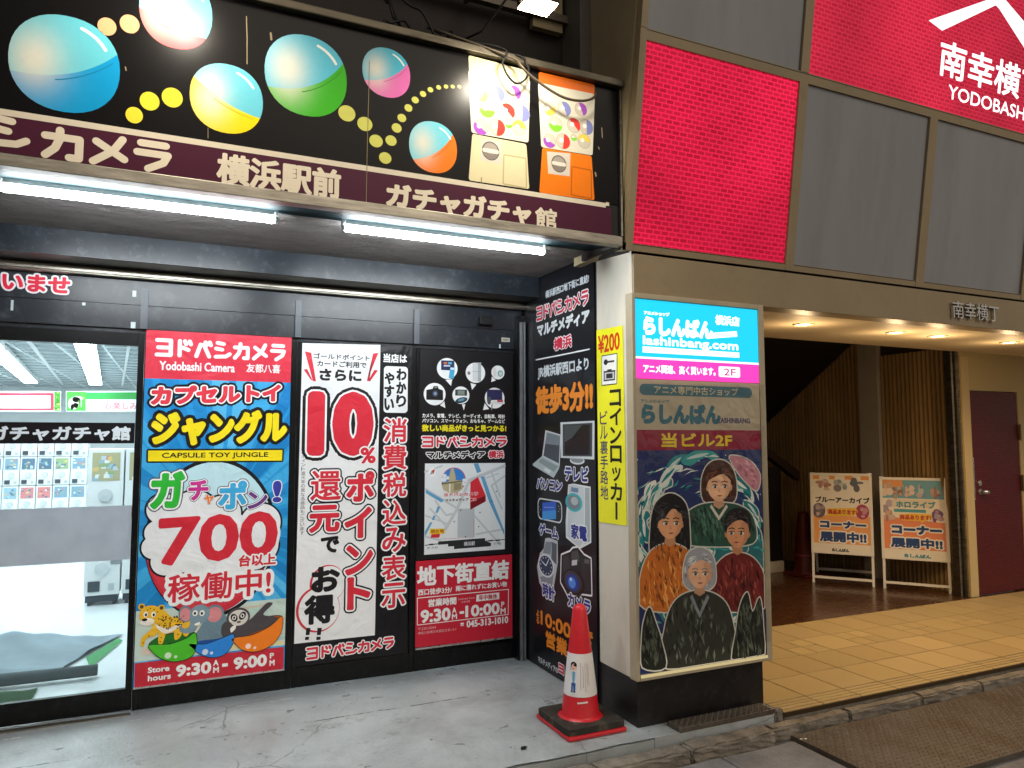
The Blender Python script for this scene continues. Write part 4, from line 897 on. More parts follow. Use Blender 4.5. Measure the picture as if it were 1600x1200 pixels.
pm([(255, 860), (360, 855), (345, 900), (245, 902)], '#cf2c3c', 3); pm([(238, 795), (410, 795), (410, 855), (232, 860)], '#f0d52c', 3.2)
T7 = lambda b, x0, x1, y0, y1, col, L=4, bold=0., lines=(), res=2: fl.text(b, 640+x0/7.5, 640+x1/7.5, 640+(x0+x1)/15, 720+y0/7.5, 720+y1/7.5, col, L, bold, lines, 0, res, 6)
T7('現在地', 245, 402, 800, 852, '#b5622a', 4, .04); T7('横浜駅', 635, 765, 945, 995, '#c9ccd0', 4, .03); T7('至 大船', 200, 330, 1005, 1030, '#55585c'); T7('至 東京', 985, 1070, 955, 980, '#55585c')
T7('ヨドバシカメラ', 400, 800, 372, 412, '#cf2f42', 5, .05, [(.09, Wt)]); T7('マルチメディア', 418, 690, 440, 475, KK, 5, .05, [(.09, Wt)]); T7('横浜', 705, 778, 438, 470, '#cf2f42', 5, .05, [(.09, Wt)])
fl.build('map', M_POST2, p3)
q4 = [(650, 877), (800, 866), (800.7, 994.7), (648.7, 1012)]
p4 = sheet('poster', Pd, q4, '#c4253a', M_POST2, label='red opening hours poster below the street map, with a phone number', cat='poster', group=G1)
fl = Flat(Pd)
fl.text('地下街直結', 651.5, 795.3, 723, 879.5, 911, Wt, 3, .04); fl.text('西口徒歩3分/', 653, 706, 680, 918.5, 928.5, Wt, 3, .03, res=2); fl.text('雨に濡れずにお買い物', 712, 792, 752, 911.5, 920.5, Wt, 3, .03, res=2)
fl.line([(652, 934.7), (794.4, 920.7), (794, 960), (652, 976.7)], 1.2, Wt, 2, closed=True)
fl.text('営業時間', 669, 713, 691, 934.5, 946.5, Wt, 3, .035, res=2); fl.poly([(744.5, 929.5), (780, 925.7), (780, 936), (744, 940)], Wt, 2); fl.text('年中無休', 748, 777, 762, 928.5, 937, '#b3283a', 3, .03, res=2)
fl.text('business hour', 716, 742, 729, 933, 936.5, '#e8b9bd', 3, res=2); fl.text('営業時間', 721, 734, 728, 938.5, 941.5, '#e8b9bd', 3, res=2)
fl.text('9:30', 657, 704, 681, 951, 971.5, Wt, 3, .055); fl.text('10:00', 727, 780.7, 754, 943.5, 962, Wt, 3, .055); fl.text('-', 718, 725, 721, 955, 959, Wt, 3, .1)
for ch, a, b, y0, y1 in (('A', 706.5, 713, 949, 958), ('M', 706, 714, 959, 967.5), ('P', 783, 788, 940, 948.5), ('M', 782, 790, 950, 959)): fl.text(ch, a, b, (a+b)/2, y0, y1, Wt, 3, .04)
fl.text('045-313-1010', 729, 794, 762, 966, 977, Wt, 3, .045)
tu, tv = Pd.uv(722, 976); s = .0042
fl.polyuv([(tu-5*s*.6, tv-3*s*.7), (tu+5*s*.6, tv-3*s*.7), (tu+3.4*s*.6, tv+2*s*.7), (tu-3.4*s*.6, tv+2*s*.7)], Wt, 3); fl.elluv(tu, tv+3*s*.7, 6*s*.6, 1.8*s*.7, Wt, 3.3, 20); fl.elluv(tu, tv-.5*s*.7, 1.6*s*.6, 1.4*s*.7, '#c4253a', 3.7, 16)
fl.text('〒220-0004', 653, 681, 667, 979.5, 983.5, '#e8b9bd', 3, res=2); fl.text('神奈川県横浜市西区北幸1-2-7', 653, 713, 683, 984, 988.5, '#e8b9bd', 3, res=2)
fl.build('lettering', M_POST2, p4)
qa = Pd.rect(q4); MB().box(qa[0], qa[1], 5.096, 5.106, qa[2]-.012, qa[2]).build('poster_rail', M_STEEL, p4)
# ================================================================ RETURN PANEL
Ps = P_SIDE; OR = '#ee8f2e'; BLU = '#26358f'
M_SIDE = print_mat('panel_print', .33, wrinkle=.05, wscale=3, coat=.15)
rp = sheet('panel_sign', Ps, [(-5.058, .012), (-4.035, .012), (-4.035, 2.845), (-5.058, 2.845)], '#15161b', M_SIDE, .011, 'black side panel listing a walk of three minutes with pictures of electronics', 'sign', uv=True)
fl = Flat(Ps)
fl.text('横浜駅西口地下街に直結!', 852.5, 920.5, 886, 441.5, 454, '#d5dee4', 3, .03, res=2)
fl.wordmark('ヨドバシカメラ', 838, 921, 880, 466, 488.5, '#d42f48', 3, .09, [(.07, Wt)]); fl.text('マルチメディア', 839.5, 921.5, 880, 494, 516, '#dfe7ea', 3, .07)
fl.text('横浜', 865.5, 893.5, 879, 525.5, 545.5, '#d42f48', 3, .05, [(.07, Wt)]); fl.line([(837.5, 562.5), (921, 545.7)], 2, Wt, 2)
fl.text('JR横浜駅西口より', 840.5, 920, 880, 565, 587.5, '#d5dee4', 3, .035); fl.text('徒歩3分!!', 837, 927, 882, 598, 645, OR, 3, .055)
BW = [(.09, Wt)]
fl.text('パソコン', 839, 879, 859, 748, 766, BLU, 8, .05, BW); fl.text('テレビ', 883, 920, 902, 729, 752, BLU, 8, .05, BW); fl.text('ゲーム', 843, 873, 858, 820.5, 839, BLU, 8, .05, BW)
fl.text('家電', 893, 918, 905.5, 820, 844, BLU, 8, .04, BW); fl.text('時計', 848.5, 867.5, 858, 913, 936, BLU, 8, .04, BW); fl.text('カメラ', 888, 923.5, 906, 932, 954, BLU, 8, .05, BW)
fl.vtext('よる', 838, 843, 952, 975, OR, 3, .04, res=2); fl.text('10:00', 845, 892, 868, 964, 987, OR, 3, .05); fl.text('まで', 896, 927, 911, 980, 1001, OR, 3, .045); fl.text('営業中', 853, 905, 879, 997, 1024, OR, 3, .04)
fl.text('マルチメディアの', 841, 872, 856, 1033, 1043.5, '#d5dee4', 3, .04, res=2); fl.text('ヨドバシ', 873, 918, 895, 1046, 1064, '#d42f48', 3, .06, [(.08, Wt)])
fl.build('lettering', M_SIDE, rp)
S7 = lambda pts: [(830+x/7.5, 640+y/7.5) for x, y in pts]
S4 = lambda pts: [(830+x/4.286, 780+y/4.286) for x, y in pts]
def gadget(name, items):
    fl = Flat(Ps)
    for q, col, L in items: fl.poly(q, col, L)
    return fl
fl = gadget('laptop', [(S7([(168, 240), (352, 295), (335, 665), (128, 550)]), '#c9d3d8', 2), (S7([(185, 265), (340, 308), (326, 632), (145, 540)]), '#4a545c', 2.5), (S7([(185, 265), (340, 308), (335, 420), (165, 400)]), '#78858e', 2.7),
    (S7([(130, 545), (335, 655), (328, 690), (265, 800), (20, 655), (22, 635)]), '#b9c7c9', 3), (S7([(130, 570), (320, 665), (270, 730), (85, 610)]), '#8fa0a3', 3.3), (S7([(165, 680), (235, 715), (215, 750), (150, 710)]), '#dbe5e6', 3.5)]); fl.build('laptop_picture', M_SIDE, rp)
fl = gadget('tv', [(S7([(345, 150), (745, 130), (742, 585), (348, 565)]), '#d3dadd', 4), (S7([(372, 172), (720, 155), (716, 550), (374, 545)]), '#43494f', 4.4), (S7([(395, 190), (690, 178), (688, 530), (396, 528)]), '#1f1d1f', 4.8), (S7([(395, 190), (600, 182), (480, 330), (396, 380)]), '#4d5355', 5)])
u, v = Ps.uv(*S7([(540, 598)])[0]); fl.elluv(u, v, .098, .026, '#dfe6e8', 3.6, 28); fl.elluv(u, v+.004, .085, .019, '#8e999c', 3.8, 28); fl.build('television_picture', M_SIDE, rp)
fl = gadget('washer', [([(888, 757), (896, 755.5), (923, 760.5), (924, 848), (906, 858), (884.5, 840), (884, 815)], '#e6ecee', 2), ([(890, 759), (896, 757.5), (913, 761), (912, 845), (905, 855), (886.5, 838)], '#cfd8dc', 2.5), ([(914, 762), (921.5, 762.5), (922, 846), (914, 850)], '#a9b5ba', 2.6), ([(893, 761), (904, 763), (903.5, 770), (892.5, 768)], '#6f8fb5', 2.9)])
u, v = Ps.uv(896.7, 785); fl.elluv(u, v, .115, .062, '#3db6bf', 3, 32); fl.elluv(u, v, .085, .047, '#7e878d', 3.4, 32); fl.elluv(u+.01, v+.01, .05, .028, '#b7c0c4', 3.7, 24); fl.build('washing_machine_picture', M_SIDE, rp)
a0, a1, b0, b1 = Ps.rect([(840, 781), (878, 779), (879, 814), (840.5, 815)]); fl = Flat(Ps); fl.rrect(a0, a1, b0, b1, .05, '#dfe6ea', 2); fl.rrect(a0+.012, a1-.012, b0+.010, b1-.010, .042, '#1b1d24', 2.4)
fl.poly([(847.5, 785.5), (869, 783.5), (869, 811), (847.5, 812)], '#2f63d2', 3); fl.poly([(847.5, 799), (869, 797), (869, 811), (847.5, 812)], '#3f9be6', 3.3)
for k in range(5): fl.ell(851+k*3.2, 852.4+k*3.2, 792, 793.6, '#d5e5f5', 3.6, 8)
for x, y in ((842.5, 792), (844.5, 796), (842.5, 800), (873, 791), (875, 795), (873, 799)): fl.ell(x-.8, x+.8, y-1.2, y+1.2, '#8d949c', 3, 10)
fl.build('console_picture', M_SIDE, rp)
fl = gadget('watch', [(S4([(95, 262), (120, 258), (178, 280), (180, 420), (150, 600), (100, 640), (55, 560), (40, 450), (60, 360), (85, 330)]), '#c5ccd2', 2), (S4([(98, 285), (140, 285), (130, 370), (80, 360)]), '#8b949c', 2.4), (S4([(140, 285), (172, 300), (170, 440), (135, 400)]), '#5e666e', 2.5), (S4([(60, 520), (150, 500), (140, 600), (95, 625)]), '#8b949c', 2.4)])
u, v = Ps.uv(*S4([(100, 445)])[0]); fl.elluv(u, v, .125, .082, '#dfe4e8', 3, 36); fl.elluv(u, v, .105, .069, '#1f3357', 3.4, 36)
for k in range(12): t = k*math.pi/6; fl.elluv(u+.085*math.cos(t), v+.056*math.sin(t), .008, .0055, '#d5dbe5', 3.8, 8)
fl.fat([(u, v), (u+.035, v+.038)], .005, '#e9edf2', 3.9, False); fl.fat([(u, v), (u-.06, v+.02)], .004, '#e9edf2', 3.9, False); fl.build('watch_picture', M_SIDE, rp)
cam_q = S4([(205, 375), (262, 352), (280, 330), (315, 325), (355, 375), (400, 400), (405, 640), (330, 630), (285, 640), (245, 640), (225, 600), (200, 555)])
fl = Flat(Ps); q = Ps.uvs(cam_q); fl.fat(q, .012, Wt, 4); fl.polyuv(q, '#1d1e21', 4.6)
for q, c, L in (([(215, 385), (250, 370), (265, 480), (220, 560)], '#34363b', 5), ([(270, 350), (315, 340), (325, 415), (272, 430)], '#4a4d52', 5), ([(275, 410), (310, 405), (308, 440), (273, 445)], '#c9cdd2', 5.3), ([(335, 400), (398, 415), (398, 620), (340, 610)], '#2a2c30', 5), ([(358, 400), (392, 405), (390, 432), (358, 428)], '#5b5e64', 5.3)): fl.poly(S4(q), c, L)
u, v = Ps.uv(*S4([(285, 555)])[0]); fl.elluv(u, v, .15, .085, '#0f1012', 5.6, 36); fl.elluv(u-.01, v, .12, .07, '#3a3c42', 5.9, 36); fl.elluv(u-.015, v-.005, .085, .055, '#1b3e9b', 6.2, 32); fl.elluv(u-.02, v-.008, .05, .036, '#4b8de2', 6.5, 28); fl.elluv(u-.035, v+.012, .016, .012, '#cfe2f5', 6.8, 16); fl.build('camera_picture', M_SIDE, rp)

# ================================================================ ARCADE BUILDING (right)
arc = empty('arcade_building', (5.5, 4.3, 0), 'beige clad building with a lit open porch, red door and slatted passage', 'building')
BX1 = 11.0
MB().box(2.452, BX1, 3.60, 3.74, 2.512, 2.757, .004).build('beam', M_BEIGE, arc)
MB().box(2.452, BX1, 3.62, 3.74, 2.757, 2.775).build('beam_joint', M_BLACK, arc)
mb = MB(); mb.pbox(P_UP, 2.40, BX1, -.028, 3.4, -.25, -.03)
mb.build('facade_wall', M_BEIGE, arc)
fr = MB(); VR = [(2.395, 2.440), (3.650, 3.722), (4.928, 5.012), (6.185, 6.268), (7.45, 7.53), (8.7, 8.78), (9.95, 10.03)]
HR = [(-.028, .016), (1.204, 1.270), (2.46, 2.53)]
for a, b in VR: fr.pbox(P_UP, a, b, -.028, 1.2035, -.03, .012)
for a, b in VR[:2]: fr.pbox(P_UP, a, b, 1.2705, 3.4, -.03, .012)
for a, b in HR: fr.pbox(P_UP, 2.395, BX1, a, b, -.0295, .009)
fr.build('facade_frame', M_BEIGE, arc)
# the frame's seams
mb = MB()
for v in (1.262, .012): mb.pbox(P_UP, 2.44, BX1, v-.0015, v+.0015, .009, .0105)
mb.build('facade_seam', M_BLACK, arc)
for i in range(1, 6):
    MB().pbox(P_UP, VR[i][1]+.004, (VR+[(BX1, 0)])[i+1][0]-.004, .018, 1.202, -.029, -.006).build('facade_panel', M_GREY, arc)
MB().pbox(P_UP, 2.444, 3.646, 1.272, 2.458, -.029, -.006).build('facade_panel', M_GREY, arc)
MB().pbox(P_UP, 2.444, 3.646, 2.532, 3.4, -.029, -.006).build('facade_panel', M_GREY, arc)
# flank of this building, next to the shop sign
mb = MB(); mb.prism([(2.385, 3.66, 2.80), (2.452, 3.66, 2.80), (2.452, 4.2, 2.80), (2.385, 4.2, 2.80)], [(2.385, 3.62-.145*4.2, 7.0), (2.452, 3.62-.145*4.2, 7.0), (2.452, 4.2, 7.0), (2.385, 4.2, 7.0)])
mb.build('flank_wall', pmat('flank_paint', '#9a8d70', .6, var=.12, dirt=.35, dirtcol='#4a4232'), arc)
MB().box(2.30, 2.384, 3.95, 4.19, 3.80, 4.9).build('duct', pmat('duct_grey', '#5a5650', .6, var=.2), arc)
# pillar
MB().box(2.450, 3.40, 3.62, 4.03, .262, 2.857, .004).build('pillar', M_CREAM, arc)
MB().box(2.453, 3.395, 3.624, 4.04, -.02, .2615).build('pillar_base', pmat('black_plinth', '#191718', .35, var=.3, scale=8, dirt=.25, dscale=12, dirtcol='#5d564e'), arc)
mb = MB(); mb.prism([(2.38, 3.66, 2.792), (2.4495, 3.64, 2.772), (2.4495, 4.0, 2.80), (2.38, 4.0, 2.81)], [(2.38, 3.66, 2.80), (2.4495, 3.64, 2.80), (2.4495, 4.0, 2.852), (2.38, 4.0, 2.852)]); mb.build('flashing', M_BLACK, arc)
# porch
mb = MB(); mb.add([(3.39, 3.741, 2.514), (BX1, 3.741, 2.514), (BX1, 5.05, 2.575), (3.39, 5.05, 2.575), (3.39, 3.741, 2.75), (BX1, 3.741, 2.75), (BX1, 5.05, 2.75), (3.39, 5.05, 2.75)], [[0, 3, 2, 1], [4, 5, 6, 7], [0, 1, 5, 4], [1, 2, 6, 5], [2, 3, 7, 6], [3, 0, 4, 7]])
M_PORCH = pmat('porch_ceiling', '#d6c6a6', .6, var=.06, scale=2)
mb.build('porch_ceiling', M_PORCH, arc)
M_YEL = pmat('cream_wall', '#b9a676', .6, var=.06, scale=3, dirt=.15)
mb = MB(); mb.box(7.575, 7.722, 5.055, 5.2, 0, 2.60); mb.box(7.722, 8.545, 5.055, 5.2, 2.168, 2.60); mb.box(8.545, BX1, 5.055, 5.2, 0, 2.60)
mb.build('porch_wall', M_YEL, arc)
MB().box(7.575, 7.70, 5.04, 5.0545, 0, 2.53, .003).build('door_casing', pmat('pale_casing', '#bfa97a', .45, var=.08, scale=6, stretch=(1, 1, .1)), arc)
def reddoor():
    m, nt, b = nodes('red_door'); N = nt.nodes; tc = N.new('ShaderNodeTexCoord'); mp = N.new('ShaderNodeMapping'); mp.inputs['Rotation'].default_value = (math.pi/2, 0, 0)
    lk(nt, tc.outputs['Object'], mp.inputs[0]); br = N.new('ShaderNodeTexBrick'); br.inputs['Scale'].default_value = 1; br.inputs['Brick Width'].default_value = .06; br.inputs['Row Height'].default_value = .022; br.inputs['Mortar Size'].default_value = .003
    br.inputs['Color1'].default_value = (*lin('#501217'), 1); br.inputs['Color2'].default_value = (*lin('#3e0d12'), 1); br.inputs['Mortar'].default_value = (*lin('#64191e'), 1)
    lk(nt, mp.outputs[0], br.inputs['Vector']); lk(nt, br.outputs['Color'], b.inputs['Base Color']); b.inputs['Roughness'].default_value = .4; b.inputs['Specular IOR Level'].default_value = .3
    bp = N.new('ShaderNodeBump'); bp.inputs['Strength'].default_value = .25; bp.inputs['Distance'].default_value = .003; lk(nt, br.outputs['Fac'], bp.inputs['Height']); lk(nt, bp.outputs[0], b.inputs['Normal']); return m
dr = MB().box(7.728, 8.535, 5.062, 5.10, .006, 2.160, .003).build('door', reddoor(), arc)
u, v = 7.82, 1.07
mb = MB()
for z in (1.085, 1.175): mb.tube([(u, 5.062, z), (u, 5.052, z)], .03, 20); mb.tube([(u, 5.052, z), (u, 5.046, z)], .018, 16)
mb.tube([(u, 5.05, 1.085), (u, 5.018, 1.085)], .012, 12); mb.tube([(u, 5.02, 1.085), (u+.03, 5.012, 1.083), (u+.07, 5.012, 1.08)], [.017, .022, .019], 14)
mb.build('handle', M_STEEL, dr, smooth=False)
for z in (1.72, 1.16):
    mb = MB(); mb.box(8.527, 8.56, 5.045, 5.062, z-.085, z+.085, .003); mb.tube([(8.54, 5.04, z-.09), (8.54, 5.04, z+.09)], .009, 10); mb.build('hinge', pmat('bronze_hinge', '#6b5b45', .4, .7), dr)
MB().box(7.728, 7.74, 5.056, 5.061, 1.0, 1.45).build('strike_plate', M_STEEL, dr)
# shutter guide rails, slatted wall, grey column and the dark stair
mb = MB(); mb.box(7.50, 7.530, 5.10, 5.18, 0, 2.9, .003); mb.box(7.552, 7.573, 5.06, 5.18, 0, 2.9, .003); mb.build('shutter_guide', M_ALU, arc)
MB().box(7.531, 7.551, 5.12, 5.18, 0, 2.9).build('shutter_groove', M_BLACK, arc)
M_SLAT = pmat('wood_slat', '#a08256', .55, var=.3, scale=9, stretch=(1, 1, .08))
MB().box(7.675, 7.78, 5.2, 10.4, 0, 3.3).build('passage_wall', pmat('passage_brown', '#2a2018', .8, var=.2), arc)
mb = MB(); y = 5.24
while y < 6.07: mb.box(7.645, 7.674, y, y+.028, 0, 2.64); y += .0535
mb.build('slat_panel', M_SLAT, arc)
mb = MB(); y = 6.40
while y < 10.3: mb.box(7.645, 7.674, y, y+.030, 0, 2.95); y += .0585
mb.build('slat_panel', M_SLAT, arc)
MB().box(7.60, 7.674, 6.09, 6.36, 0, 3.2).build('column', pmat('grey_column', '#a1988c', .7, var=.08), arc)
mb = MB()      # stair underside running down into the passage
mb.prism([(4.9, 6.42, 2.86), (7.64, 6.42, 2.86), (7.64, 10.2, .43), (4.9, 10.2, .43)], [(4.9, 6.42, 3.25), (7.64, 6.42, 3.25), (7.64, 10.2, 3.25), (4.9, 10.2, 3.25)])
mb.build('stair', pmat('stair_brown', '#1d1511', .6, var=.2), arc)
MB().tube([(7.63, 6.42, 2.85), (7.63, 10.2, .42)], .012).build('stair_edge', M_ALU, arc)
mb = MB(); mb.box(3.42, BX1, 10.4, 10.5, 0, 3.3); mb.box(3.40, 3.419, 4.04, 10.4, 0, 3.3)
mb.build('passage_end_wall', M_BLACK, arc)
MB().box(3.40, 7.68, 5.06, 10.4, 3.26, 3.34).build('passage_ceiling', M_BLACK, arc)
# dark cabinet and handrail seen past the pillar
ca = empty('cabinet', (6.6, 7.3, 0), 'dark cabinet on a white plinth standing inside the passage behind the sign pillar', 'cabinet')
MB().box(6.0, 6.93, 7.0, 7.6, .14, 1.28).build('body', pmat('dark_cabinet', '#17120f', .5, var=.2), ca)
MB().box(6.0, 6.935, 6.985, 7.6, 0, .135).build('plinth', pmat('white_plinth', '#b8b1a2', .5, var=.1), ca)
mb = MB(); mb.prism([(6.4, 6.95, 1.62), (6.4, 7.05, 1.62), (7.2, 7.05, 1.12), (7.2, 6.95, 1.12)], [(6.4, 6.95, 1.72), (6.4, 7.05, 1.72), (7.2, 7.05, 1.24), (7.2, 6.95, 1.24)])
mb.build('sloping_rail', pmat('dark_wood', '#2b1d13', .45, var=.25), ca)

# downlights
GD = 'downlights in the porch ceiling'
for x, lab in ((4.373, 'lit warm downlight in the porch ceiling closest to the sign pillar'), (5.406, 'lit warm downlight in the porch ceiling, second from the sign pillar'), (5.927, 'lit warm downlight in the porch ceiling, third from the sign pillar'), (6.917, 'warm downlight in the porch ceiling closest to the red door')):
    y = 4.135; z = 2.514+(y-3.741)/(5.05-3.741)*.061
    t = empty('downlight', (x, y, z), lab, 'downlight', GD)
    mb = MB(); mb.lathe((x, y, z), [(.052, -.001), (.078, -.001), (.080, -.006), (.072, -.010), (.056, -.008), (.052, -.001)], 28); mb.build('trim_ring', pmat('trim_cream', '#cfc3aa', .4, var=.05), t, smooth=True)
    mb = MB(); mb.lathe((x, y, z), [(.0, -.004), (.053, -.003)], 24); mb.build('lens', emat('warm_lens', '#ffd9a0', 14 if x < 6.5 else 3.5), t)
    la = bpy.data.lights.new('downlight_lamp', 'SPOT'); la.energy = DOWN_W; la.color = (1, .68, .36); la.spot_size = math.radians(150); la.spot_blend = .8; la.shadow_soft_size = .05
    lp = bpy.data.lights.new('porch_ceiling_fill', 'POINT'); lp.energy = DOWN_W*.12; lp.color = (1, .68, .36); lp.shadow_soft_size = .05  # unseen extra lamp hung below the fixture to brighten the ceiling
    lq = bpy.data.objects.new('lamp', lp); COL.objects.link(lq); lq.parent = t; lq.location = (0, 0, -.20)
    lo = bpy.data.objects.new('lamp', la); COL.objects.link(lo); lo.parent = t; lo.location = (0, 0, -.025)
# steel letters on the beam
fl = Flat(P_BEAM); V, F, E = glyphs('南幸横丁', 3); V = V.copy()
a0 = P_BEAM.uv(1484, 487)[0]; a1 = P_BEAM.uv(1556, 487)[0]; b1 = P_BEAM.uv(1520, 474.5)[1]; b0 = P_BEAM.uv(1520, 500.5)[1]
lo, hi = V.min(0), V.max(0); V = (V-lo)/(hi-lo)*np.array([a1-a0, b1-b0])+np.array([a0, b0])
mb = MB(); n = len(V); mb.add([P_BEAM.at(a, b, .026) for a, b in V], F)
mb.add([P_BEAM.at(a, b, h) for h in (.004, .026) for a, b in V], [[i, j, n+j, n+i] for i, j in E.tolist()])
o = mb.build('steel_letters', pmat('polished_steel', '#d9d9d9', .18, 1., var=.05)); tag(o, 'four raised polished steel kanji letters on the beige porch beam', 'lettering')

# backlit red signs
def brick_lit(name, base, dark, strength, bw, rh):
    m, nt, b = nodes(name); N = nt.nodes; tc = N.new('ShaderNodeTexCoord'); mp = N.new('ShaderNodeMapping'); mp.inputs['Rotation'].default_value = (math.pi/2-LEAN, 0, 0)
    lk(nt, tc.outputs['Object'], mp.inputs[0]); br = N.new('ShaderNodeTexBrick'); br.inputs['Scale'].default_value = 1; br.inputs['Brick Width'].default_value = bw; br.inputs['Row Height'].default_value = rh; br.inputs['Mortar Size'].default_value = .0052; br.inputs['Mortar Smooth'].default_value = .3
    br.inputs['Color1'].default_value = (*lin(dark), 1); br.inputs['Color2'].default_value = (*mixc(dark, base, .35), 1); br.inputs['Mortar'].default_value = (*lin(base), 1)
    lk(nt, mp.outputs[0], br.inputs['Vector'])
    nz = N.new('ShaderNodeTexNoise'); nz.inputs['Scale'].default_value = 1.0; nz.inputs['Detail'].default_value = 1.5; lk(nt, tc.outputs['Object'], nz.inputs['Vector'])
    mr = N.new('ShaderNodeMapRange'); mr.inputs[1].default_value = .3; mr.inputs[2].default_value = .7; mr.inputs[3].default_value = .62; mr.inputs[4].default_value = 1.3; lk(nt, nz.outputs['Fac'], mr.inputs[0])
    vm = N.new('ShaderNodeVectorMath'); vm.operation = 'SCALE'; lk(nt, br.outputs['Color'], vm.inputs[0]); lk(nt, mr.outputs[0], vm.inputs['Scale'])
    b.inputs['Base Color'].default_value = (.12, .004, .01, 1); b.inputs['Roughness'].default_value = .4; b.inputs['Specular IOR Level'].default_value = .1
    lk(nt, vm.outputs[0], b.inputs['Emission Color']); b.inputs['Emission Strength'].default_value = strength; return m
o = MB().pbox(P_UP, 2.444, 3.646, .0185, 1.2015, -.028, -.003).build('red_light_box', brick_lit('lit_red_low', '#f0224e', '#a80f2b', 1.0, .057, .029), None)
tag(o, 'glowing red brick patterned panel beside the shop fascia', 'light box')
rs = MB().pbox(P_UP, 3.726, BX1, 1.2725, 2.4575, -.028, -.003).build('lit_sign', brick_lit('lit_red_high', '#dc2f4a', '#ae1a35', .85, .057, .029), None)
tag(rs, 'glowing red brick patterned sign with a white roof emblem high on the facade', 'lit sign')
P_RS = Plane(P_UP.at(0, 0, -.0025), P_UP.u, P_UP.v)
M_LIT = print_mat('lit_letters', .4, emit=1.15)
fl = Flat(P_RS)
for q in ([(1451, 32), (1472, 48), (1556, 8), (1574, -3), (1545, -1)], [(1541, 0), (1556, 8), (1562, 15), (1650, 152), (1672, 118), (1566, -6), (1556, -10)]): fl.poly(q, '#fdfbfc', 2)
fl.build('emblem', M_LIT, rs)
fl = Flat(P_RS); fl.text('南幸横丁', 1466, 1634, 1550, 87, 143, '#fdfbfc', 2, .02); fl.text('YODOBASHI', 1480, 1608, 1544, 150.5, 172, '#fdfbfc', 2, .015); fl.build('lettering', M_LIT, rs)

# ================================================================ YELLOW LOCKER SIGN
Pp = P_PIL
ys_ = sheet('locker_sign', Pp, [(931.9, 516), (972.7, 508.5), (979.3, 821.5), (935.6, 815.5)], '#f1ee2c', print_mat('yellow_sheet', .4, wrinkle=.15, wscale=3), .003, 'tall yellow coin locker sheet stuck on the side of the white pillar', 'sign')
fl = Flat(Pp); fl.text('¥200', 934.5, 968.5, 951.5, 521, 549.5, '#d63a1e', 2, .03)
q = Pp.uvs([(940.7, 557), (964, 553), (963.5, 599), (940.9, 601.5)]); fl.fat(q, .006, '#26262a', 2); fl.polyuv(q, '#f4f5f0', 2.7)
fl.poly([(943.5, 580), (961.5, 578), (961.3, 594), (943.5, 596)], '#26262a', 3.2); fl.poly([(945, 582.5), (960, 581), (960, 592), (945, 593.5)], '#c9ccd0', 3.5); fl.poly([(949, 577.5), (956, 576.5), (956, 580), (949, 581)], '#26262a', 3.3); fl.poly([(947.5, 584), (957.5, 583), (957.5, 590.5), (947.5, 591.5)], '#26262a', 3.8)
fl.poly([(947, 564.5), (960, 562.5), (960, 565.5), (947, 567.5)], '#26262a', 3.2); fl.ell(943.5, 950, 561.5, 570.5, '#26262a', 3.2, 16)
fl.vtext('コインロッカー', 953.5, 971.5, 607, 813, '#1d1c1a', 2, .035); fl.vtext('ビル裏手路地', 938, 950, 641, 781, '#2c2f6b', 2, .01)
fl.build('lettering', print_mat('yellow_sheet', .4), ys_)

# ================================================================ LIGHT BOX SIGN ON THE PILLAR
Pb = P_BOX
lb = empty('light_box_sign', (2.91, 3.58, .28), 'tall light box on the pillar, blue and pink on top with a poster below', 'sign')
bx0, bx1, bz0, bz1 = 2.402, 3.408, .283, 2.508
mb = MB(); mb.box(bx0, bx0+.022, 3.548, 3.618, bz0, bz1, .003); mb.box(bx1-.045, bx1, 3.548, 3.618, bz0, bz1, .003); mb.box(bx0+.022, bx1-.045, 3.549, 3.618, bz1-.03, bz1, .003); mb.box(bx0+.022, bx1-.045, 3.545, 3.618, bz0, bz0+.035, .003)
mb.box(bx0+.022, bx1-.045, 3.572, 3.618, bz0+.035, bz1-.03)
mb.build('frame', pmat('frame_cream', '#b9ae94', .4, .2, var=.1, dirt=.2), lb)
M_LBX = print_mat('light_box_face', .3, emit=.95)
fl = Flat(Pb)
zc = Pb.uv(1082, 563.5)[1]; zm0 = Pb.uv(1082, 594.5)[1]; zt = Pb.uv(1082, 475)[1]; a0, a1 = 2.426, 3.362
fl.polyuv([(a0, zc+.008), (a1, zc+.008), (a1, zt), (a0, zt)], '#19c3f2', .2); fl.polyuv([(a0, zc-.004), (a1, zc-.004), (a1, zc+.008), (a0, zc+.008)], '#ffffff', .2); fl.polyuv([(a0, zm0), (a1, zm0), (a1, zc-.004), (a0, zc-.004)], '#f43fb6', .2)
fl.text('横浜店', 1117.5, 1155.5, 1137, 493.5, 509, '#ffffff', 2, .04); fl.text('らしんばん', 1005, 1114, 1060, 497, 527, '#ffffff', 2, .075); fl.text('アニメショップ', 1006, 1046, 1025, 487, 493, '#ffffff', 2, .08, res=2); fl.text('lashinbang.com', 1004.5, 1153.5, 1079, 529, 547, '#ffffff', 2, .045)
fl.poly([(1004, 541), (1155, 551), (1155, 559), (1004, 550.5)], '#ffffff', 2); fl.poly([(1112, 520), (1151, 517.5), (1152, 526), (1111, 529)], '#ffffff', 2); fl.text('LASHINBANG', 1115, 1149, 1132, 521, 526, '#8fd8ee', 3, .03, res=2)
fl.text('アニメ関連、高く買います。', 1005, 1118, 1062, 571.5, 585, '#ffffff', 2, .04)
aa = Pb.rect([(1123, 572), (1156.5, 574), (1156, 590.5), (1122.5, 588.5)]); fl.rrect(*aa, .012, '#ffffff', 2); fl.text('2F', 1131, 1149.5, 1140, 576, 587, '#b03a86', 3, .02)
fl.build('lit_face', M_LBX, lb)
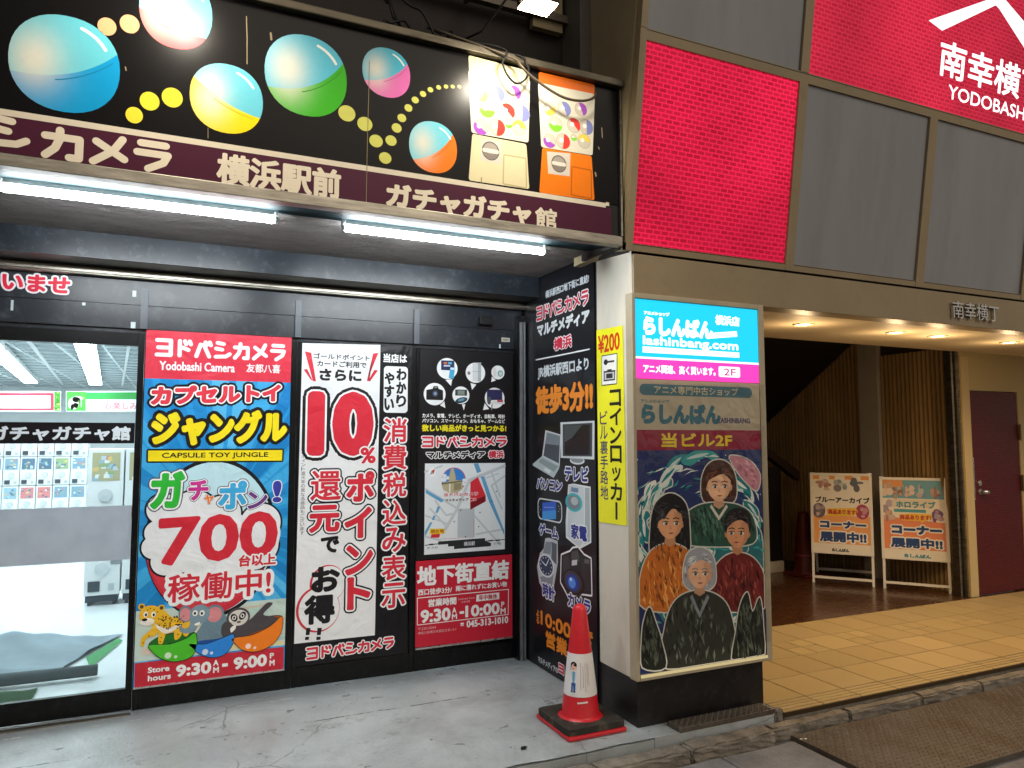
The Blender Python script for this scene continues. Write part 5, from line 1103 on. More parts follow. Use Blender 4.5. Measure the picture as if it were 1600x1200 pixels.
M_LBP = print_mat('film_covered_poster', .35, wrinkle=.3, wscale=6, wdist=.02, coat=.3, gain=1.3)
zt2 = zm0-.004; zr1 = Pb.uv(1090, 672)[1]; zr0 = Pb.uv(1090, 703)[1]; zb2 = bz0+.036
fl = Flat(Pb); fl.polyuv([(a0, zr1), (a1, zr1), (a1, zt2), (a0, zt2)], '#b8ad96', .2); fl.polyuv([(a0, zr0), (a1, zr0), (a1, zr1), (a0, zr1)], '#8e1638', .2)
aa = Pb.rect([(999, 600), (1175, 605), (1175, 621), (999, 618)]); fl.rrect(*aa, .033, '#3f6f7c', 2); fl.text('アニメ専門中古ショップ', 1022, 1153, 1088, 604.5, 617, '#cbbf9e', 3, .02)
fl.text('らしんばん', 1002, 1126, 1064, 631, 663, '#2f6d80', 3, .07); fl.text('アニメショップ', 1001, 1046, 1024, 624, 630, '#6d8b8c', 3, .06, res=2); fl.text('LASHINBANG', 1122, 1172, 1147, 653, 661.5, '#5a5270', 3, .05)
fl.text('当ビル2F', 1033, 1144, 1089, 676.5, 699, '#e3cf32', 3, .04)
fl.build('poster_header', M_LBP, lb)
# a plain abstract collage in place of the artwork: waves, ribbons and splashes with pale edges
fl = Flat(Pb); fl.polyuv([(a0, zb2), (a1, zb2), (a1, zr0), (a0, zr0)], '#27356a', .2)
K3 = lambda pts: [(960+x/2.609, 680+y/2.609) for x, y in pts]
def art(pts, col, L, edge=True, n=4):
    q = Pb.uvs(K3(pts)); q = [tuple(p) for p in smooth2(q, n)] if n > 1 else q
    q = [(min(max(a, a0+.006), a1-.006), min(max(b, zb2+.004), zr0-.004)) for a, b in q]
    if edge: fl.fat(q, .008, '#d9d8cf', L-.4)
    fl.polyuv(q, col, L)
rnd = random.Random(3)
def inside(p, q):
    r = False; j = len(q)-1
    for i in range(len(q)):
        if (q[i][1] > p[1]) != (q[j][1] > p[1]) and p[0] < (q[j][0]-q[i][0])*(p[1]-q[i][1])/(q[j][1]-q[i][1])+q[i][0]: r = not r
        j = i
    return r
def strokes(pts, n, cols, L, ang, spread, ln, wd):
    xs = [p[0] for p in pts]; ys = [p[1] for p in pts]; k = 0; t = 0
    while k < n and t < n*12:
        t += 1; x = rnd.uniform(min(xs), max(xs)); y = rnd.uniform(min(ys), max(ys)); a = math.radians(ang(x, y) if callable(ang) else ang)+rnd.uniform(-spread, spread); l = rnd.uniform(.4, 1)*ln; w_ = rnd.uniform(.4, 1)*wd
        dx, dy = math.cos(a)*l, math.sin(a)*l; b = rnd.uniform(-.25, .25)*l
        tip = (x+dx, y+dy); mid = (x+dx/2-dy/l*b*.6, y+dy/2+dx/l*b*.6)
        if not (inside((x, y), pts) and inside(tip, pts) and inside(mid, pts)): continue
        nx_, ny_ = -math.sin(a)*w_, math.cos(a)*w_
        fl.poly(K3([(x, y), (mid[0]+nx_, mid[1]+ny_), tip, (mid[0]-nx_, mid[1]-ny_)]), rnd.choice(cols), L+rnd.random()*.5); k += 1
W1 = ['#dfe6df', '#c9dcd8', '#f0f1ea']; T1 = ['#1f7f86', '#3ba3a2', '#155f70', '#58b7ae', '#2a8d94']
for k in range(46):      # a ring of curling waves round the sheet
    t = rnd.uniform(0, 2*math.pi); x = 350+255*math.cos(t)*rnd.uniform(.8, 1.02); y = 430+370*math.sin(t)*rnd.uniform(.8, 1.02); s_ = rnd.uniform(35, 80); a = t+math.pi/2
    R_ = lambda p, q: (x+math.cos(a)*p-math.sin(a)*q, y+math.sin(a)*p+math.cos(a)*q)
    if y > 860: continue
    q = [R_(-s_, s_*.25), R_(-s_*.4, -s_*.3), R_(s_*.3, -s_*.45), R_(s_, -s_*.1), R_(s_*.75, s_*.2), R_(s_*.4, s_*.02), R_(0, s_*.15), R_(-s_*.5, s_*.45)]
    c_ = rnd.choice(T1+T1+W1); art(q, c_, 1.2+k*.03, rnd.random() < .4)
    art([R_(-s_*.7, s_*.1), R_(-s_*.2, -s_*.15), R_(s_*.5, -s_*.22), R_(s_*.1, -s_*.02)], rnd.choice(W1 if c_ in T1 else T1), 2.6+k*.005, False)
full = [(80, 70), (620, 75), (620, 900), (80, 930)]
strokes(full, 160, W1+T1, 2.9, lambda x, y: math.degrees(math.atan2(y-430, x-350))+90, .35, 60, 5)
for k in range(60): u, v = Pb.uv(*K3([(rnd.uniform(90, 610), rnd.uniform(70, 860))])[0]); fl.elluv(u, v, .004, .004, '#e9ece6', 3.0, 8)
def ell_pts(x, y, rx, ry, n=28): return [(x+rx*math.cos(2*math.pi*k/n), y+ry*math.sin(2*math.pi*k/n)) for k in range(n)]
def flat(pts, col, L): art(pts, col, L, False, 1)
def soft(pts, col, L, edge=False): art(pts, col, L, edge, 4)
def person_print(L, hx, hy, k, body, bcol, bstr, hair_back, hair, hcol, hstr, skin, look=0, fold=80):
    """one of the plain made-up people of the collage"""
    sh = mixc(skin, '#7a4a34', .35)
    if hair_back: soft(hair_back, hcol, L, True); strokes(hair_back, 50, hstr, L+.3, 88, .25, 50, 4)
    soft(body, bcol, L+.5, True); strokes(body, 110, bstr, L+.8, fold, .3, 60, 6)
    flat([(hx-16*k, hy+30*k), (hx+16*k, hy+30*k), (hx+22*k, hy+82*k), (hx, hy+96*k), (hx-22*k, hy+82*k)], sh, L+1.5)
    for e in (-1, 1): flat(ell_pts(hx+e*45*k, hy+8*k, 9*k, 15*k), sh, L+1.55)
    face = [(hx-45*k, hy-30*k), (hx-46*k, hy+10*k), (hx-36*k, hy+40*k), (hx-12*k, hy+62*k), (hx+12*k, hy+62*k), (hx+36*k, hy+40*k), (hx+46*k, hy+10*k), (hx+45*k, hy-30*k), (hx+20*k, hy-58*k), (hx-20*k, hy-58*k)]
    soft(face, skin, L+1.7); soft([(hx+16*k, hy-40*k), (hx+45*k, hy-30*k), (hx+46*k, hy+10*k), (hx+34*k, hy+42*k), (hx+14*k, hy+60*k), (hx+28*k, hy+20*k)], mixc(skin, '#a5684a', .3), L+1.9)
    for e in (-1, 1):
        ex = hx+e*20*k+look; flat(ell_pts(ex, hy+4*k, 11*k, 7*k), '#f1ece2', L+2.1); flat(ell_pts(ex+look*.4, hy+4*k, 6*k, 7*k), '#33231c', L+2.3); flat(ell_pts(ex+look*.4-2*k, hy+1.5*k, 1.8*k, 2*k, 10), '#f8f6f0', L+2.5)
        flat([(ex-13*k, hy-2*k), (ex, hy-6*k), (ex+13*k, hy-2*k), (ex+12*k, hy+.5*k), (ex, hy-2.5*k), (ex-12*k, hy+.5*k)], '#241a18', L+2.6)
        flat([(ex-13*k, hy-16*k), (ex, hy-20*k), (ex+13*k, hy-15*k), (ex+12*k, hy-11*k), (ex, hy-15.5*k), (ex-12*k, hy-12*k)], mixc(hcol, '#20140f', .4), L+2.2)
    flat([(hx+look-3*k, hy+10*k), (hx+look+3*k, hy+26*k), (hx+look-6*k, hy+27*k)], sh, L+2.1)
    flat([(hx+look-13*k, hy+41*k), (hx+look, hy+39*k), (hx+look+13*k, hy+41*k), (hx+look, hy+46*k)], '#8e4238', L+2.2)
    soft(hair, hcol, L+2.8); strokes(hair, 80, hstr, L+3.1, lambda x, y: math.degrees(math.atan2(y-(hy-70*k), x-hx)), .2, 46*k, 3.5)
# scenery behind: soft hills of colour
q = [(90, 560), (150, 470), (260, 430), (420, 440), (560, 420), (618, 470), (618, 700), (90, 700)]; soft(q, '#31737a', 3.1); strokes(q, 90, T1+W1, 3.3, 15, .5, 70, 7)
q = [(470, 85), (545, 100), (592, 160), (580, 225), (535, 190), (495, 140)]; soft(q, '#c98d9a', 3.5, True); strokes(q, 25, ['#dfb0b6', '#a86f80'], 3.8, 50, .4, 40, 5)
# a brown bobbed person in a green jacket
k = 1.0; hx, hy = 425, 205
person_print(4, hx, hy, k, [(262, 420), (285, 330), (345, 285), (425, 275), (505, 285), (560, 325), (578, 420), (520, 450), (330, 450)], '#2f5547', ['#22402f', '#3f6e5b', '#1c3228', '#54806d'],
    [(362, 265), (355, 180), (380, 120), (425, 100), (470, 120), (495, 180), (490, 265), (425, 280)], [(370, 220), (366, 170), (385, 125), (425, 105), (465, 122), (486, 170), (482, 220), (470, 175), (440, 158), (405, 172), (385, 180)], '#4a2a20', ['#6b3f2c', '#33190f', '#7d5038'], '#e8bd9a', 3)
flat([(395, 282), (425, 330), (455, 282), (462, 292), (425, 348), (388, 292)], '#dcd6c6', 5.8)
# a long black haired person in an orange parka
hx, hy = 225, 355
person_print(8, hx, hy, 1.05, [(100, 690), (108, 560), (150, 470), (225, 440), (300, 470), (350, 540), (345, 680), (230, 720)], '#c8752a', ['#e09a48', '#9c5419', '#eeb463', '#a9632a', '#7f4316'],
    [(150, 500), (145, 380), (160, 290), (200, 245), (245, 240), (290, 280), (305, 370), (300, 500), (225, 520)], [(168, 390), (164, 320), (185, 272), (225, 252), (265, 270), (288, 320), (284, 390), (270, 320), (235, 300), (205, 335), (182, 345)], '#19181c', ['#34333a', '#0a0a0c', '#46464f'], '#e0aa80', 4)
# a short haired person in a maroon sweater
hx, hy = 500, 395
person_print(8, hx, hy, .98, [(392, 690), (402, 560), (440, 500), (500, 478), (565, 500), (608, 570), (616, 700), (500, 720)], '#742522', ['#963a34', '#531614', '#86302b', '#3f0f10', '#a9534a'],
    None, [(452, 400), (446, 350), (462, 312), (500, 296), (540, 310), (556, 350), (550, 400), (540, 360), (510, 345), (478, 358), (462, 372)], '#201c1e', ['#3a3536', '#0c0a0b', '#4a4445'], '#d9a078', -4)
# an elderly grey haired person in a dark coat, in front of the others
hx, hy = 345, 560
person_print(13, hx, hy, 1.0, [(190, 940), (200, 800), (228, 700), (275, 650), (345, 632), (415, 650), (462, 700), (488, 800), (500, 920), (345, 940)], '#34372f', ['#4b5046', '#1d1f1a', '#5d6357', '#282b24', '#757b6d', '#191b17'],
    [(285, 610), (280, 540), (298, 480), (345, 458), (392, 480), (410, 540), (405, 610), (345, 640)], [(292, 575), (288, 525), (305, 482), (345, 463), (385, 480), (402, 525), (398, 575), (390, 525), (360, 508), (325, 518), (302, 535)], '#a4a6ad', ['#d3d5da', '#7b7d86', '#e6e7ea', '#8e9098'], '#dcb293', 2, 86)
flat([(315, 648), (345, 720), (375, 648), (385, 660), (345, 745), (305, 660)], '#8a8f98', 14.8)
for q in ([(112, 945), (108, 850), (116, 760), (140, 700), (165, 760), (190, 840), (205, 945)], [(482, 930), (492, 800), (510, 690), (540, 640), (560, 720), (590, 660), (604, 780), (600, 915)]):
    soft(q, '#232721', 17, True); strokes(q, 80, ['#3a4036', '#161813', '#4d5448', '#5f6659'], 17.3, 84, .25, 70, 6)
fl.build('poster_art', M_LBP, lb)
MB().box(a0, a1, 3.540, 3.5455, bz0+.018, bz0+.034).build('edge_glow_strip', emat('edge_glow', '#f3e6b0', .22), lb)  # glowing strip added for the light seen along the frame's lower edge
# clear film taped over the lower poster
fm = bpy.data.materials.new('clear_film'); fm.use_nodes = True; n_ = fm.node_tree.nodes; n_.clear(); nt = fm.node_tree
o_ = n_.new('ShaderNodeOutputMaterial'); t_ = n_.new('ShaderNodeBsdfTransparent'); g_ = n_.new('ShaderNodeBsdfGlossy'); g_.inputs['Roughness'].default_value = .06; fr_ = n_.new('ShaderNodeFresnel'); fr_.inputs[0].default_value = 1.4
tc_ = n_.new('ShaderNodeTexCoord'); nz_ = n_.new('ShaderNodeTexNoise'); nz_.inputs['Scale'].default_value = 5; nz_.inputs['Distortion'].default_value = 1.5; bp_ = n_.new('ShaderNodeBump'); bp_.inputs['Strength'].default_value = .6; bp_.inputs['Distance'].default_value = .02
lk(nt, tc_.outputs['Object'], nz_.inputs['Vector']); lk(nt, nz_.outputs['Fac'], bp_.inputs['Height']); lk(nt, bp_.outputs[0], g_.inputs['Normal']); lk(nt, bp_.outputs[0], fr_.inputs['Normal'])
mx_ = n_.new('ShaderNodeMixShader'); lk(nt, fr_.outputs[0], mx_.inputs[0]); lk(nt, t_.outputs[0], mx_.inputs[1]); lk(nt, g_.outputs[0], mx_.inputs[2]); lk(nt, mx_.outputs[0], o_.inputs[0])
V = []; F = []; nx, ny = 30, 50
for j in range(ny+1):
    for i in range(nx+1):
        x = bx0+.004+(bx1-bx0-.008)*i/nx; z = .40+(zt2-.40)*j/ny; V.append((x, 3.5425-.002*math.sin(x*17+z*4)*math.sin(z*9+x*3), z))
for j in range(ny):
    for i in range(nx): F.append([j*(nx+1)+i, j*(nx+1)+i+1, (j+1)*(nx+1)+i+1, (j+1)*(nx+1)+i])
mesh_obj('film', V, F, fm, lb, smooth=True)
# ================================================================ A-FRAME BOARDS IN THE PORCH
def aframe(pa, pb, label, kind):
    A = fz(*pa); B = fz(*pb); d = (B-A); W_ = np.linalg.norm(d[:2]); sx = d/W_
    back = np.cross(np.array([0, 0, 1.]), sx); tl = math.radians(7)
    if back @ (np.array([A[0], A[1], 0])) < 0: back = -back
    up = np.array([0, 0, math.cos(tl)])+back*math.sin(tl); P = Plane(A, sx, up); k = 1 if P.n@back < 0 else -1
    root = empty('a_frame_sign', (A+B)/2, label, 'sign', 'A-frame signs in the porch')
    q = [P.uv(*p) for p in kind['box']]; H1 = (q[0][1]+q[1][1])/2; H0 = (q[2][1]+q[3][1])/2
    mt = pmat('frame_ivory', '#e6dfcf', .35, .1, var=.06); t = .030
    Wd = W_
    mb = MB()
    mb.pbox(P, 0, t, H0, H1, -.022, .006); mb.pbox(P, Wd-t, Wd, H0, H1, -.022, .006); mb.pbox(P, t, Wd-t, H1-t, H1, -.021, .005); mb.pbox(P, t, Wd-t, H0, H0+t, -.021, .005)
    mb.build('frame', mt, root)
    for a in (0.004, Wd-.030): MB().pbox(P, a, a+.026, 0, H0, -.020, .0).build('leg', mt, root)
    MB().pbox(P, .03, Wd-.03, .055, .083, -.018, -.002).build('crossbar', mt, root)
    P2 = Plane(A+back*.62, sx, np.array([0, 0, math.cos(tl*2.2)])-back*math.sin(tl*2.2)); hb = H1*.99
    for a in (0.004, Wd-.030): MB().pbox(P2, a, a+.026, 0, hb, -.01, .01).build('leg', mt, root)
    MB().pbox(P2, .03, Wd-.03, .055, .083, -.008, .008).build('crossbar', mt, root)
    MB().pbox(P2, .03, Wd-.03, H0, hb, -.004, .004).build('back_board', pmat('grey_board', '#6f6a62', .5, var=.1), root)
    for a in (0, Wd-.045): MB().pbox(P, a-.001, a+.046, H1-.012, H1+.004, -.024, .009).build('corner_cap', M_STEEL, root)
    fl = Flat(Plane(P.at(0, 0, 0), P.u, P.v))
    fl.polyuv([(t, H0+t), (Wd-t, H0+t), (Wd-t, H1-t), (t, H1-t)], '#ece3cf', .2)
    kind['art'](fl, t, Wd-t, H0+t, H1-t)
    fl.build('poster', print_mat('board_print', .32, coat=.7, wrinkle=.05), root)
    return root
WB = [(.14, '#efe9da')]; NB = '#1f3f7c'
def art1(fl, u0, u1, v0, v1):
    H = v1-v0
    fl.polyuv([(u0, v0+H*.10), (u1, v0+H*.10), (u1, v0+H*.47), (u0, v0+H*.47)], '#eda35c', .6)
    for a, b in ((.0, .12), (.30, .40), (.58, .72), (.86, 1.0)): fl.polyuv([(u0+(u1-u0)*a, v1-H*.05), (u0+(u1-u0)*b, v1-H*.05), (u0+(u1-u0)*b, v1), (u0+(u1-u0)*a, v1)], '#e79a45', .6)
    r = random.Random(5)
    for i, c in enumerate(('#b06a55', '#8c9aa0', '#59626a')):       # plain colour clusters where the photo has figures
        cx = u0+(u1-u0)*(.2+.3*i)
        for k in range(7): fl.elluv(cx+r.uniform(-.05, .05), v1-H*.13+r.uniform(-.06, .06), r.uniform(.015, .045), r.uniform(.015, .045), mixc(c, r.choice(['#e3d9c8', '#7b5a50', '#cfd5d4']), r.random()*.6), 1+k*.15, 18)
    for cx, c in ((.1, '#6a5a68'), (.87, '#a8375a')):
        x = u0+(u1-u0)*cx; fl.elluv(x, v1-H*.47, .07, .085, c, 1, 26)
        for k in range(6): fl.elluv(x+r.uniform(-.04, .04), v1-H*.47+r.uniform(-.05, .05), r.uniform(.01, .03), r.uniform(.01, .03), mixc(c, '#e8cfc8', r.random()*.7), 1.4+k*.1, 14)
    fl.text('ブルーアーカイブ', 1274, 1359, 1317, 776.5, 786, '#1d1f28', 3, .05)
    fl.poly([(1291, 794.5), (1337, 793.5), (1341, 800), (1335, 806), (1293, 806)], '#f0c022', 2); fl.text('商品あります!', 1294, 1339, 1316, 796, 804, '#c23a22', 4, .05, res=2)
    fl.text('コーナー', 1281, 1354, 1317, 814, 826, NB, 3, .09, WB); fl.text('展開中!!', 1281, 1354, 1317, 831, 847.5, NB, 5, .06, WB)
    fl.text('らしんばん', 1300, 1327, 1313, 857, 863, '#39434b', 3, .09, res=2)
def art2(fl, u0, u1, v0, v1):
    H = v1-v0; Wd = u1-u0
    fl.polyuv([(u0, v0+H*.10), (u1, v0+H*.10), (u1, v0+H*.46), (u0, v0+H*.52)], '#e88a58', .6)
    fl.polyuv([(u0, v1-H*.24), (u1, v1-H*.24), (u1, v1), (u0, v1)], '#6fa7b5', .5); fl.polyuv([(u0+Wd*.02, v1-H*.10), (u0+Wd*.35, v1-H*.09), (u0+Wd*.33, v1), (u0, v1)], '#e59a50', .7)
    fl.polyuv([(u0+Wd*.18, v1-H*.42), (u0+Wd*.7, v1-H*.42), (u0+Wd*.7, v1-H*.38), (u0+Wd*.18, v1-H*.38)], '#4fa0a5', .7)
    r = random.Random(9)
    for cx, cy, c in ((.08, .12, '#d8b48e'), (.25, .17, '#94705a'), (.45, .14, '#d9b7a6'), (.63, .14, '#5c8fae'), (.88, .15, '#8a6a64'), (.06, .36, '#b9a7b4'), (.1, .47, '#c9a08c'), (.87, .45, '#7c5590')):
        for k in range(8): fl.elluv(u0+Wd*cx+r.uniform(-.035, .035), v1-H*cy+r.uniform(-.05, .05), r.uniform(.012, .04), r.uniform(.012, .045), mixc(c, r.choice(['#efe6da', '#5d4a4a', '#f0c9a8']), r.random()*.6), 1+k*.12, 16)
    fl.polyuv([(u0+Wd*.15, v1-H*.355), (u0+Wd*.82, v1-H*.355), (u0+Wd*.82, v1-H*.25), (u0+Wd*.15, v1-H*.25)], '#ded4bd', 2.2)
    fl.text('ホロライブ', 1400, 1462, 1431, 783, 794, '#3f9299', 4, .05)
    fl.poly([(1404, 804), (1425, 802), (1455, 804), (1457, 810), (1445, 814), (1440, 817), (1438, 814), (1408, 813)], '#f0c022', 2.5); fl.text('商品あります!', 1406, 1455, 1430, 804.5, 812.5, '#c23a22', 4, .05, res=2)
    fl.text('コーナー', 1393, 1472, 1432, 821, 835.5, NB, 4, .09, WB); fl.text('展開中!!', 1392, 1473, 1432, 841, 857, NB, 6, .06, WB)
    fl.text('らしんばん', 1413, 1455, 1434, 866, 872.5, '#2b8a9d', 3, .09, res=2)
aframe((1269, 910), (1368, 918), 'ivory A-frame board with an orange poster beside the red cone', dict(box=[(1267.5, 739), (1366.7, 740), (1268.3, 864), (1369.7, 869)], art=art1))
aframe((1380, 919), (1488, 928), 'ivory A-frame board with an orange and light blue poster next to the shutter rail', dict(box=[(1378.3, 743.8), (1483.8, 749.3), (1379.3, 872), (1487.4, 880)], art=art2))

# ================================================================ TRAFFIC CONE
CX, CY = 2.178, 3.80
cone = empty('traffic_cone', (CX, CY, 0), 'red traffic cone with a white printed sleeve standing on a black square weight', 'traffic cone')
M_RED = pmat('cone_red', '#cf1f2b', .38, var=.12, scale=9, dirt=.45, dscale=9, dirtcol='#5a1215', coat=.15)
MB().box(CX-.188, CX+.188, CY-.20, CY+.20, .002, .026, .010).build('base', M_RED, cone)
mb = MB(); n = 48; ro, ri = .186, .132
sq = []
for k in range(n):
    t = 2*math.pi*k/n; c, s = math.cos(t), math.sin(t); L = ro/max(abs(c), abs(s)); L = min(L, ro*1.36); sq.append((L*c, L*s*1.03))
V = []
for z in (.027, .062):
    V += [(CX+x, CY+y, z) for x, y in sq]; V += [(CX+ri*math.cos(2*math.pi*k/n), CY+ri*math.sin(2*math.pi*k/n), z) for k in range(n)]
F = []
for k in range(n):
    j = (k+1) % n; F += [[k, j, 2*n+j, 2*n+k], [n+k, 3*n+k, 3*n+j, n+j], [2*n+k, 2*n+j, 3*n+j, 3*n+k], [k, n+k, n+j, j]]
mb.add(V, F); mb.build('rubber_weight', M_RUBBER, cone)
RZ = [(.135, .026), (.135, .050), (.128, .060), (.112, .066), (.1085, .075), (.083, .30), (.060, .50), (.0405, .655), (.034, .672), (.022, .684), (.0, .688)]
mb = MB(); mb.lathe((CX, CY, 0), RZ, 64); mb.build('cone_body', M_RED, cone, smooth=True)
rad = lambda z: np.interp(z, [.075, .30, .50, .655], [.1085, .083, .060, .0405])
mb = MB(); z0c, z1c = .185, .418; mb.lathe((CX, CY, 0), [(rad(z0c+(z1c-z0c)*k/6)+.0016, z0c+(z1c-z0c)*k/6) for k in range(7)], 64)
slv = mb.build('sleeve', pmat('white_sleeve', '#e6e3e2', .4, var=.04, dirt=.15, dscale=10), cone, smooth=True)
view = math.atan2(-CY, -CX)       # the side of the cone turned to the street
class ConeMap:
    """wraps flat print coordinates (arc metres, height) round the cone"""
    def at(s, a, b, h=0.):
        r = rad(b)+.0022+h*1.5; t = view+a/rad(.3); return np.array([CX+r*math.cos(t), CY+r*math.sin(t), b])
fl = Flat(P_SIGN); fl.P = ConeMap()
def cpoly(q, c, L): fl.raw([(a, b, L*LZ) for a, b in q], [list(range(len(q)))], [c]*len(q))
mx, mz = -.036, .0
def cel(x, z, rx, rz, c, L, n=18): cpoly([(mx+x+rx*math.cos(2*math.pi*k/n), z+rz*math.sin(2*math.pi*k/n)) for k in range(n)], c, L)
cpoly([(mx-.012, .214), (mx-.003, .214), (mx-.003, .262), (mx-.012, .262)], '#2c5fa8', 1); cpoly([(mx+.002, .214), (mx+.011, .214), (mx+.012, .262), (mx-.004, .262)], '#2c5fa8', 1.2); cpoly([(mx-.013, .210), (mx-.002, .210), (mx-.002, .2155), (mx-.013, .2155)], '#26262c', 1.3); cpoly([(mx+.001, .210), (mx+.012, .210), (mx+.012, .2155), (mx+.001, .2155)], '#26262c', 1.3)
cpoly([(mx-.015, .258), (mx+.013, .258), (mx+.016, .318), (mx+.006, .326), (mx-.008, .326), (mx-.017, .318)], '#f4f6f8', 1.5); cpoly([(mx-.006, .262), (mx+.005, .262), (mx+.009, .322), (mx-.010, .322)], '#6aa7c9', 1.8); cpoly([(mx-.018, .316), (mx-.012, .318), (mx-.005, .262), (mx-.009, .258)], '#d5dbe2', 2); cpoly([(mx+.011, .318), (mx+.017, .316), (mx+.008, .258), (mx+.004, .262)], '#d5dbe2', 2)
cel(0, .345, .018, .020, '#efb9a6', 2.2); cel(-.003, .357, .020, .018, '#1d1a1c', 2.5); cel(0, .340, .016, .012, '#f3c4b0', 2.8); cel(-.004, .336, .004, .002, '#b0504a', 3, 10)
for k, (x, t, b_) in enumerate(((-.002, .372, .225), (.012, .352, .24), (.024, .366, .215), (.036, .37, .24), (.044, .36, .25))):
    z = t
    while z > b_: cpoly([(x+.004, z), (x+.0065, z), (x+.0065, z-.004), (x+.004, z-.004)], '#5c5a60' if k % 2 else '#8c5a60', 1); z -= .0062
for z in (.362, .348, .336): cpoly([(mx-.024, z), (mx-.020, z+.002), (mx-.021, z-.010), (mx-.024, z-.010)], '#26262c', 1)
for k in range(8): a, b = -.014+k*.00625, -.014+(k+1)*.00625; cpoly([(a, .150+k*.0007), (b, .1507+k*.0007), (b, .1597+k*.0007), (a, .159+k*.0007)], '#e9ddda', 2)
fl.build('sleeve_print', print_mat('sleeve_ink', .4), slv)
# the same sort of cone in the passage, its red darkened for the shade
cx, cy = 7.00, 6.72
c2 = empty('traffic_cone', (cx, cy, 0), 'plain red cone darkened for shade, half hidden behind the A-frame board in the passage', 'traffic cone')
mb = MB(); mb.lathe((cx, cy, 0), [(.135, .02), (.13, .045), (.112, .06), (.10, .30), (.085, .50), (.072, .66), (.066, .69), (.066, .74), (.05, .755), (0, .757)], 40); mb.build('cone_body', pmat('shaded_red', '#54110f', .5, var=.15), c2, smooth=True)
MB().box(cx-.18, cx+.18, cy-.18, cy+.18, .0, .028, .008).build('base', pmat('shaded_red', '#7c1a17', .5), c2)
mb = MB(); mb.lathe((cx, cy, 0), [(.1045, .235), (.1035, .25)], 40); mb.build('band', pmat('worn_band', '#8c3a34', .5), c2, smooth=True)

# ================================================================ STREET METALWORK
def plate_mat():
    m, nt, b = nodes('rusty_chequer_plate'); N = nt.nodes; tc = N.new('ShaderNodeTexCoord')
    nz = N.new('ShaderNodeTexNoise'); nz.inputs['Scale'].default_value = 2.2; nz.inputs['Detail'].default_value = 10; nz.inputs['Roughness'].default_value = .7; lk(nt, tc.outputs['Object'], nz.inputs['Vector'])
    r = N.new('ShaderNodeValToRGB'); r.color_ramp.elements[0].position = .35; r.color_ramp.elements[1].position = .68; r.color_ramp.elements[0].color = (*lin('#66625d'), 1); r.color_ramp.elements[1].color = (*lin('#524539'), 1); lk(nt, nz.outputs['Fac'], r.inputs[0])
    n2 = N.new('ShaderNodeTexNoise'); n2.inputs['Scale'].default_value = 60; n2.inputs['Detail'].default_value = 5; lk(nt, tc.outputs['Object'], n2.inputs['Vector'])
    mx = N.new('ShaderNodeMixRGB'); mx.blend_type = 'MULTIPLY'; mx.inputs[0].default_value = .7; lk(nt, r.outputs[0], mx.inputs[1]); lk(nt, n2.outputs['Fac'], mx.inputs[2])
    x2 = N.new('ShaderNodeVectorMath'); x2.operation = 'SCALE'; x2.inputs['Scale'].default_value = 1.6; lk(nt, mx.outputs[0], x2.inputs[0])
    lk(nt, x2.outputs[0], b.inputs['Base Color']); b.inputs['Roughness'].default_value = .48; b.inputs['Metallic'].default_value = .45; return m
M_PLATE = plate_mat()
def chequer(name, x0, x1, y0, y1, z, label, pitch=.034):
    root = MB().box(x0, x1, y0, y1, z-.03, z, .003).build(name, M_PLATE); tag(root, label, 'metal plate')
    V = []; F = []; nx_, ny_ = int((x1-x0)/pitch), int((y1-y0)/pitch)
    for j in range(ny_):
        for i in range(nx_):
            x = x0+(i+.5)*pitch; y = y0+(j+.5)*pitch; a = .78 if (i+j) % 2 else -.78; c, s = math.cos(a), math.sin(a); L, w_, k = pitch*.42, pitch*.13, len(V)
            V += [(x+p*c-q*s, y+p*s+q*c, zz) for p, q, zz in ((-L, 0, z), (0, -w_, z), (L, 0, z), (0, w_, z), (0, 0, z+.0065))]; F += [[k, k+1, k+4], [k+1, k+2, k+4], [k+2, k+3, k+4], [k+3, k, k+4]]
    mesh_obj('tread', V, F, M_PLATE, root); return root
chequer('steel_plate', 3.36, 7.6, 2.66, 3.365, -.098, 'large rusty chequered steel plate lying in the gutter before the porch')
chequer('steel_plate', 2.63, 3.33, 3.47, 3.585, .022, 'narrow rusty chequered steel step plate at the foot of the pillar', .022)
# crumbs of broken mortar and small litter at the kerb
o = MB().add(*stone(3.335, 3.40, 3.455, 3.50, .02, 77)).build('mortar_lump', M_STONE); tag(o, 'broken lump of mortar between the step plate and the tiles', 'rubble')
o = MB().tube([(3.36, 3.30, -.098), (3.40, 3.285, -.097)], .004, 8).build('cigarette_end', pmat('cigarette_paper', '#d9d2c0', .8)); tag(o, 'pale cigarette end dropped beside the corner of the steel plate', 'litter')
p = fz(818, 1171); o = MB().add(*[( [(p[0]+dx, p[1]+dy, z) for z in (.004, .013) for dx, dy in ((-.018, -.008), (.005, -.013), (.020, .002), (.008, .012), (-.012, .008))], [[0, 1, 2, 3, 4], [5, 6, 7, 8, 9]]+[[i, (i+1) % 5, 5+(i+1) % 5, 5+i] for i in range(5)])][0]).build('dark_scrap', M_BLACK); tag(o, 'small black scrap lying on the grey concrete step', 'litter')

